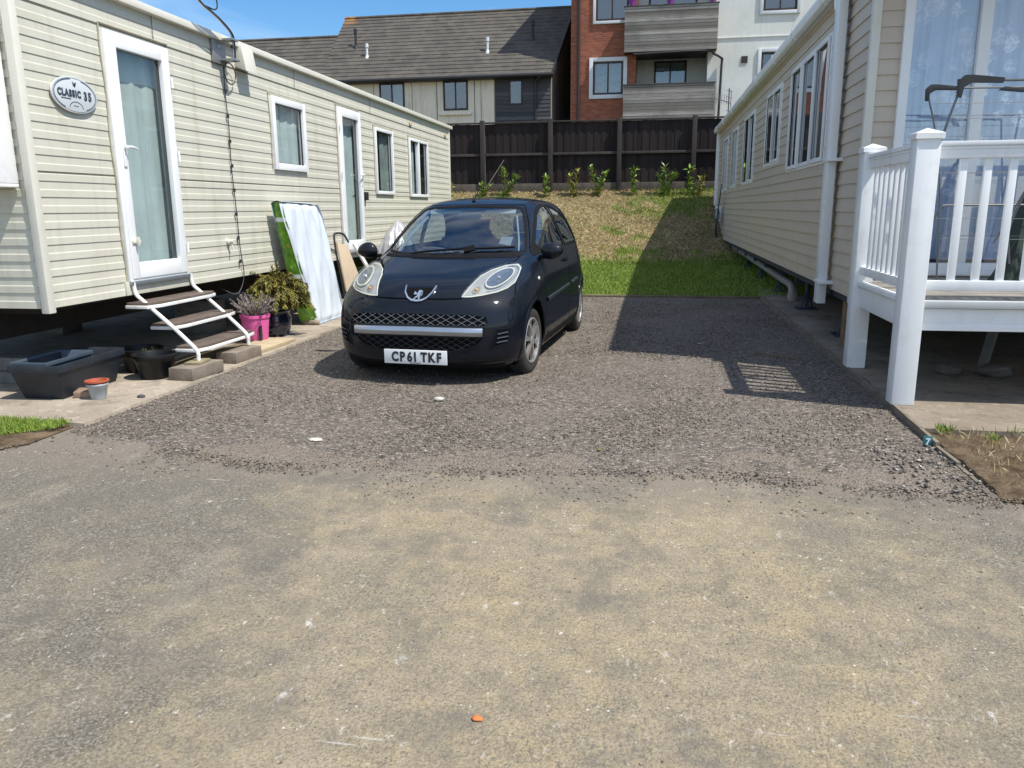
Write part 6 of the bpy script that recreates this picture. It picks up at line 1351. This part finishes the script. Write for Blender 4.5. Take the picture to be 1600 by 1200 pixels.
# wheels
def wheel(cx, cy, s, steer=0.):
    R = Matrix.Rotation(steer, 3, 'Z')
    def T_(p): q = R @ Vector((s*p[0], p[1], p[2])); return (cx+q.x, cy+q.y, .283+q.z)
    mb = MB(); mb.lathe([(-.155, .20), (-.155, .255), (-.135, .278), (-.10, .283), (-.06, .2835), (-.025, .279), (-.006, .262), (.0, .235), (-.004, .205), (-.012, .190)][::1] and [(.20, -.155), (.255, -.155), (.278, -.135), (.283, -.10), (.2835, -.06), (.279, -.025), (.262, -.006), (.235, 0), (.205, -.004), (.190, -.012)], (0, 0, 0), 56, 'x')
    for k in range(56): # shallow tread blocks
        t = 2*math.pi*k/56
        mb.box(-.13, -.03, -.006, .006, .281, .2865, lambda x, y, z, t=t: (x, y*math.cos(t)-z*math.sin(t), y*math.sin(t)+z*math.cos(t)))
    mb.v = [T_(p) for p in mb.v]; w_ = part(CAR, 'wheel', mb, MAT['rubber'], smooth=True, sharp=40)
    mb = MB(); mb.lathe([(.193, -.03), (.193, -.004), (.186, .002), (.178, -.002), (.172, -.03)], (0, 0, 0), 56, 'x'); mb.lathe([(0, -.012), (.045, -.010), (.048, -.004), (.034, .006), (0, .009)], (0, 0, 0), 30, 'x')
    for k in range(6):  # broad spokes flaring towards the rim, dark openings between
        t = 2*math.pi*(k+.25)/6
        def TT(y, z, x, t=t): return (x, y*math.cos(t)-z*math.sin(t), y*math.sin(t)+z*math.cos(t))
        pr = [(-.015, .03), (.015, .03), (.014, .09), (.024, .14), (.044, .182), (.024, .186), (.005, .135), (-.005, .135), (-.024, .186), (-.044, .182), (-.024, .14), (-.014, .09)]
        mb.prism(pr, lambda y, z: TT(y, z, -.026), lambda y, z: TT(y, z, .001-(.008 if z > .13 else 0)))
    mb.v = [T_(p) for p in mb.v]; part(w_, 'rim', mb, silver, bevel=.0, smooth=True, sharp=30)
    mb = MB(); mb.lathe([(0, -.045), (.185, -.045)], (0, 0, 0), 40, 'x')
    for k in range(10): t = 2*math.pi*k/10; mb.lathe([(0, -.040), (.012, -.040)], (0, .125*math.cos(t), .125*math.sin(t)), 10, 'x')
    mb.v = [T_(p) for p in mb.v]; part(w_, 'brake_disc', mb, mat('hub_dark%d' % int(cx*100+cy*10), (.03, .028, .026), .7), recalc=False)
for cx, s in ((.785, 1), (-.785, -1)):
    wheel(cx, 0, s, -.10); wheel(cx, 2.45, s)
# wheel wells, floor, inner shell
mb = MB()
for s in (1, -1):
    for cy in (0, 2.45): mb.lathe([(.375, -.24), (.375, .0), ], (s*.72 if s > 0 else -.48, cy, .275), 40, 'x'); mb.lathe([(0, 0), (.375, 0)], (s*.48, cy, .275), 40, 'x')
mb.v = [p if p[2] > .135 else (p[0], p[1], .135) for p in mb.v]
part(CAR, 'wheel_well', mb, gapm, recalc=False)
mb = MB(); mb.box(-.70, .70, .32, 2.1, .17, .20); mb.box(-.60, .60, -.5, 2.8, .16, .19); mb.box(-.70, .70, .30, .36, .18, .90); part(CAR, 'underbody', mb, gapm)
mb = MB()
for s in (1, -1): mb.box(s*.60, s*.62, .36, 2.05, .20, .9)
part(CAR, 'door_lining', mb, mat('door_card', (.045, .047, .05), .8))
# cabin
cab = mat('cabin_grey', (.10, .11, .12), .8, var=.15); seatm = mat('seat_cloth', (.07, .08, .10), .9, var=.2)
mb = MB(); mb.grid(20, 8, lambda u, v: ((u-.5)*1.22, .34+.42*v+.25*(2*u-1)**2*(1-v), .955-.02*v**2+.015*math.sin(u*9)*v)); mb.box(-.60, .60, .74, .80, .55, .94); part(CAR, 'dashboard', mb, cab, smooth=True)
for x in (-.34, .34):
    mb = MB()
    def sb(u, v, x=x): a = (u-.5)*2; return (x+a*.235*(1-.18*v), 1.30+.30*v+.05*a*a*-1, .50+.62*v-.05*abs(a)**3*v)
    mb.grid(12, 14, sb); mb.grid(12, 14, lambda u, v: (sb(u, v)[0], sb(u, v)[1]+.11, sb(u, v)[2])); mb.box(x-.22, x+.22, .95, 1.36, .35, .50)
    mb.box(x-.235, x+.235, 1.34, 1.50, .45, .80)
    s_ = part(CAR, 'front_seat', mb, seatm, smooth=True)
    mb = MB(); mb.box(x-.125, x+.125, 1.60, 1.70, 1.13, 1.29); part(s_, 'headrest', mb, seatm, bevel=.045)
mb = MB(); mb.box(-.56, .56, 2.20, 2.35, .45, 1.0); rs_ = part(CAR, 'rear_bench', mb, seatm, bevel=.04)
for x in (-.32, .32): mb = MB(); mb.box(x-.11, x+.11, 2.30, 2.38, 1.0, 1.13); part(rs_, 'headrest', mb, seatm, bevel=.03)
mb = MB(); c = Vector((-.34, .86, .93)); ax = Vector((0, -.42, -.9)).cross(Vector((1, 0, 0))).normalized()
mb.tube([c+Vector((1, 0, 0))*.185*math.cos(t)+ax*.185*math.sin(t) for t in np.linspace(0, 2*math.pi, 33)], .014, 8)
for t in (0, math.pi, -math.pi/2): mb.tube([c+Vector((0, -.0, -.02)), c+Vector((1, 0, 0))*.185*math.cos(t)+ax*.185*math.sin(t)], .014, 6)
mb.lathe([(0, -.03), (.06, -.03), (.06, .02), (0, .03)], tuple(c), 16, 'y'); part(CAR, 'steering_wheel', mb, cab, smooth=True)
mb = MB(); mb.box(-.115, .115, .80, .83, 1.275, 1.335); part(CAR, 'rear_view_mirror', mb, cab, bevel=.01)
vis = mat('sun_visor', (.42, .45, .44), .8)
for x in (-.27, .27): mb = MB(); mb.box(x-.15, x+.15, .90, .915, 1.322, 1.358, lambda a, b, c: (a, b+(c-1.32)*1.2, c)); part(CAR, 'sun_visor', mb, vis, bevel=.006)
mb = MB(); mb.grid(20, 20, lambda u, v: ((u-.5)*1.0, 1.05+1.3*v, 1.415-.06*(2*u-1)**4-.03*(2*v-1)**2)); part(CAR, 'headlining', mb, vis, smooth=True)
part(body, 'pillar_trim', strip([(.585, 1.02), (.555, 1.12), (.505, 1.23), (.45, 1.335)], .014, SF(-.05), closed=False, h=.01, mb=strip([(-.585, 1.02), (-.555, 1.12), (-.505, 1.23), (-.45, 1.335)], .032, SF(-.05), closed=False, h=.01)), mat('pillar_grey', (.30, .33, .33), .8), smooth=True)
part(wsp, 'tax_sticker', patch([(.40, 1.07), (.50, 1.055), (.50, 1.125), (.40, 1.13)], SF(-.006), .05), mat('sticker_pale', (.16, .19, .23), .6), recalc=False)
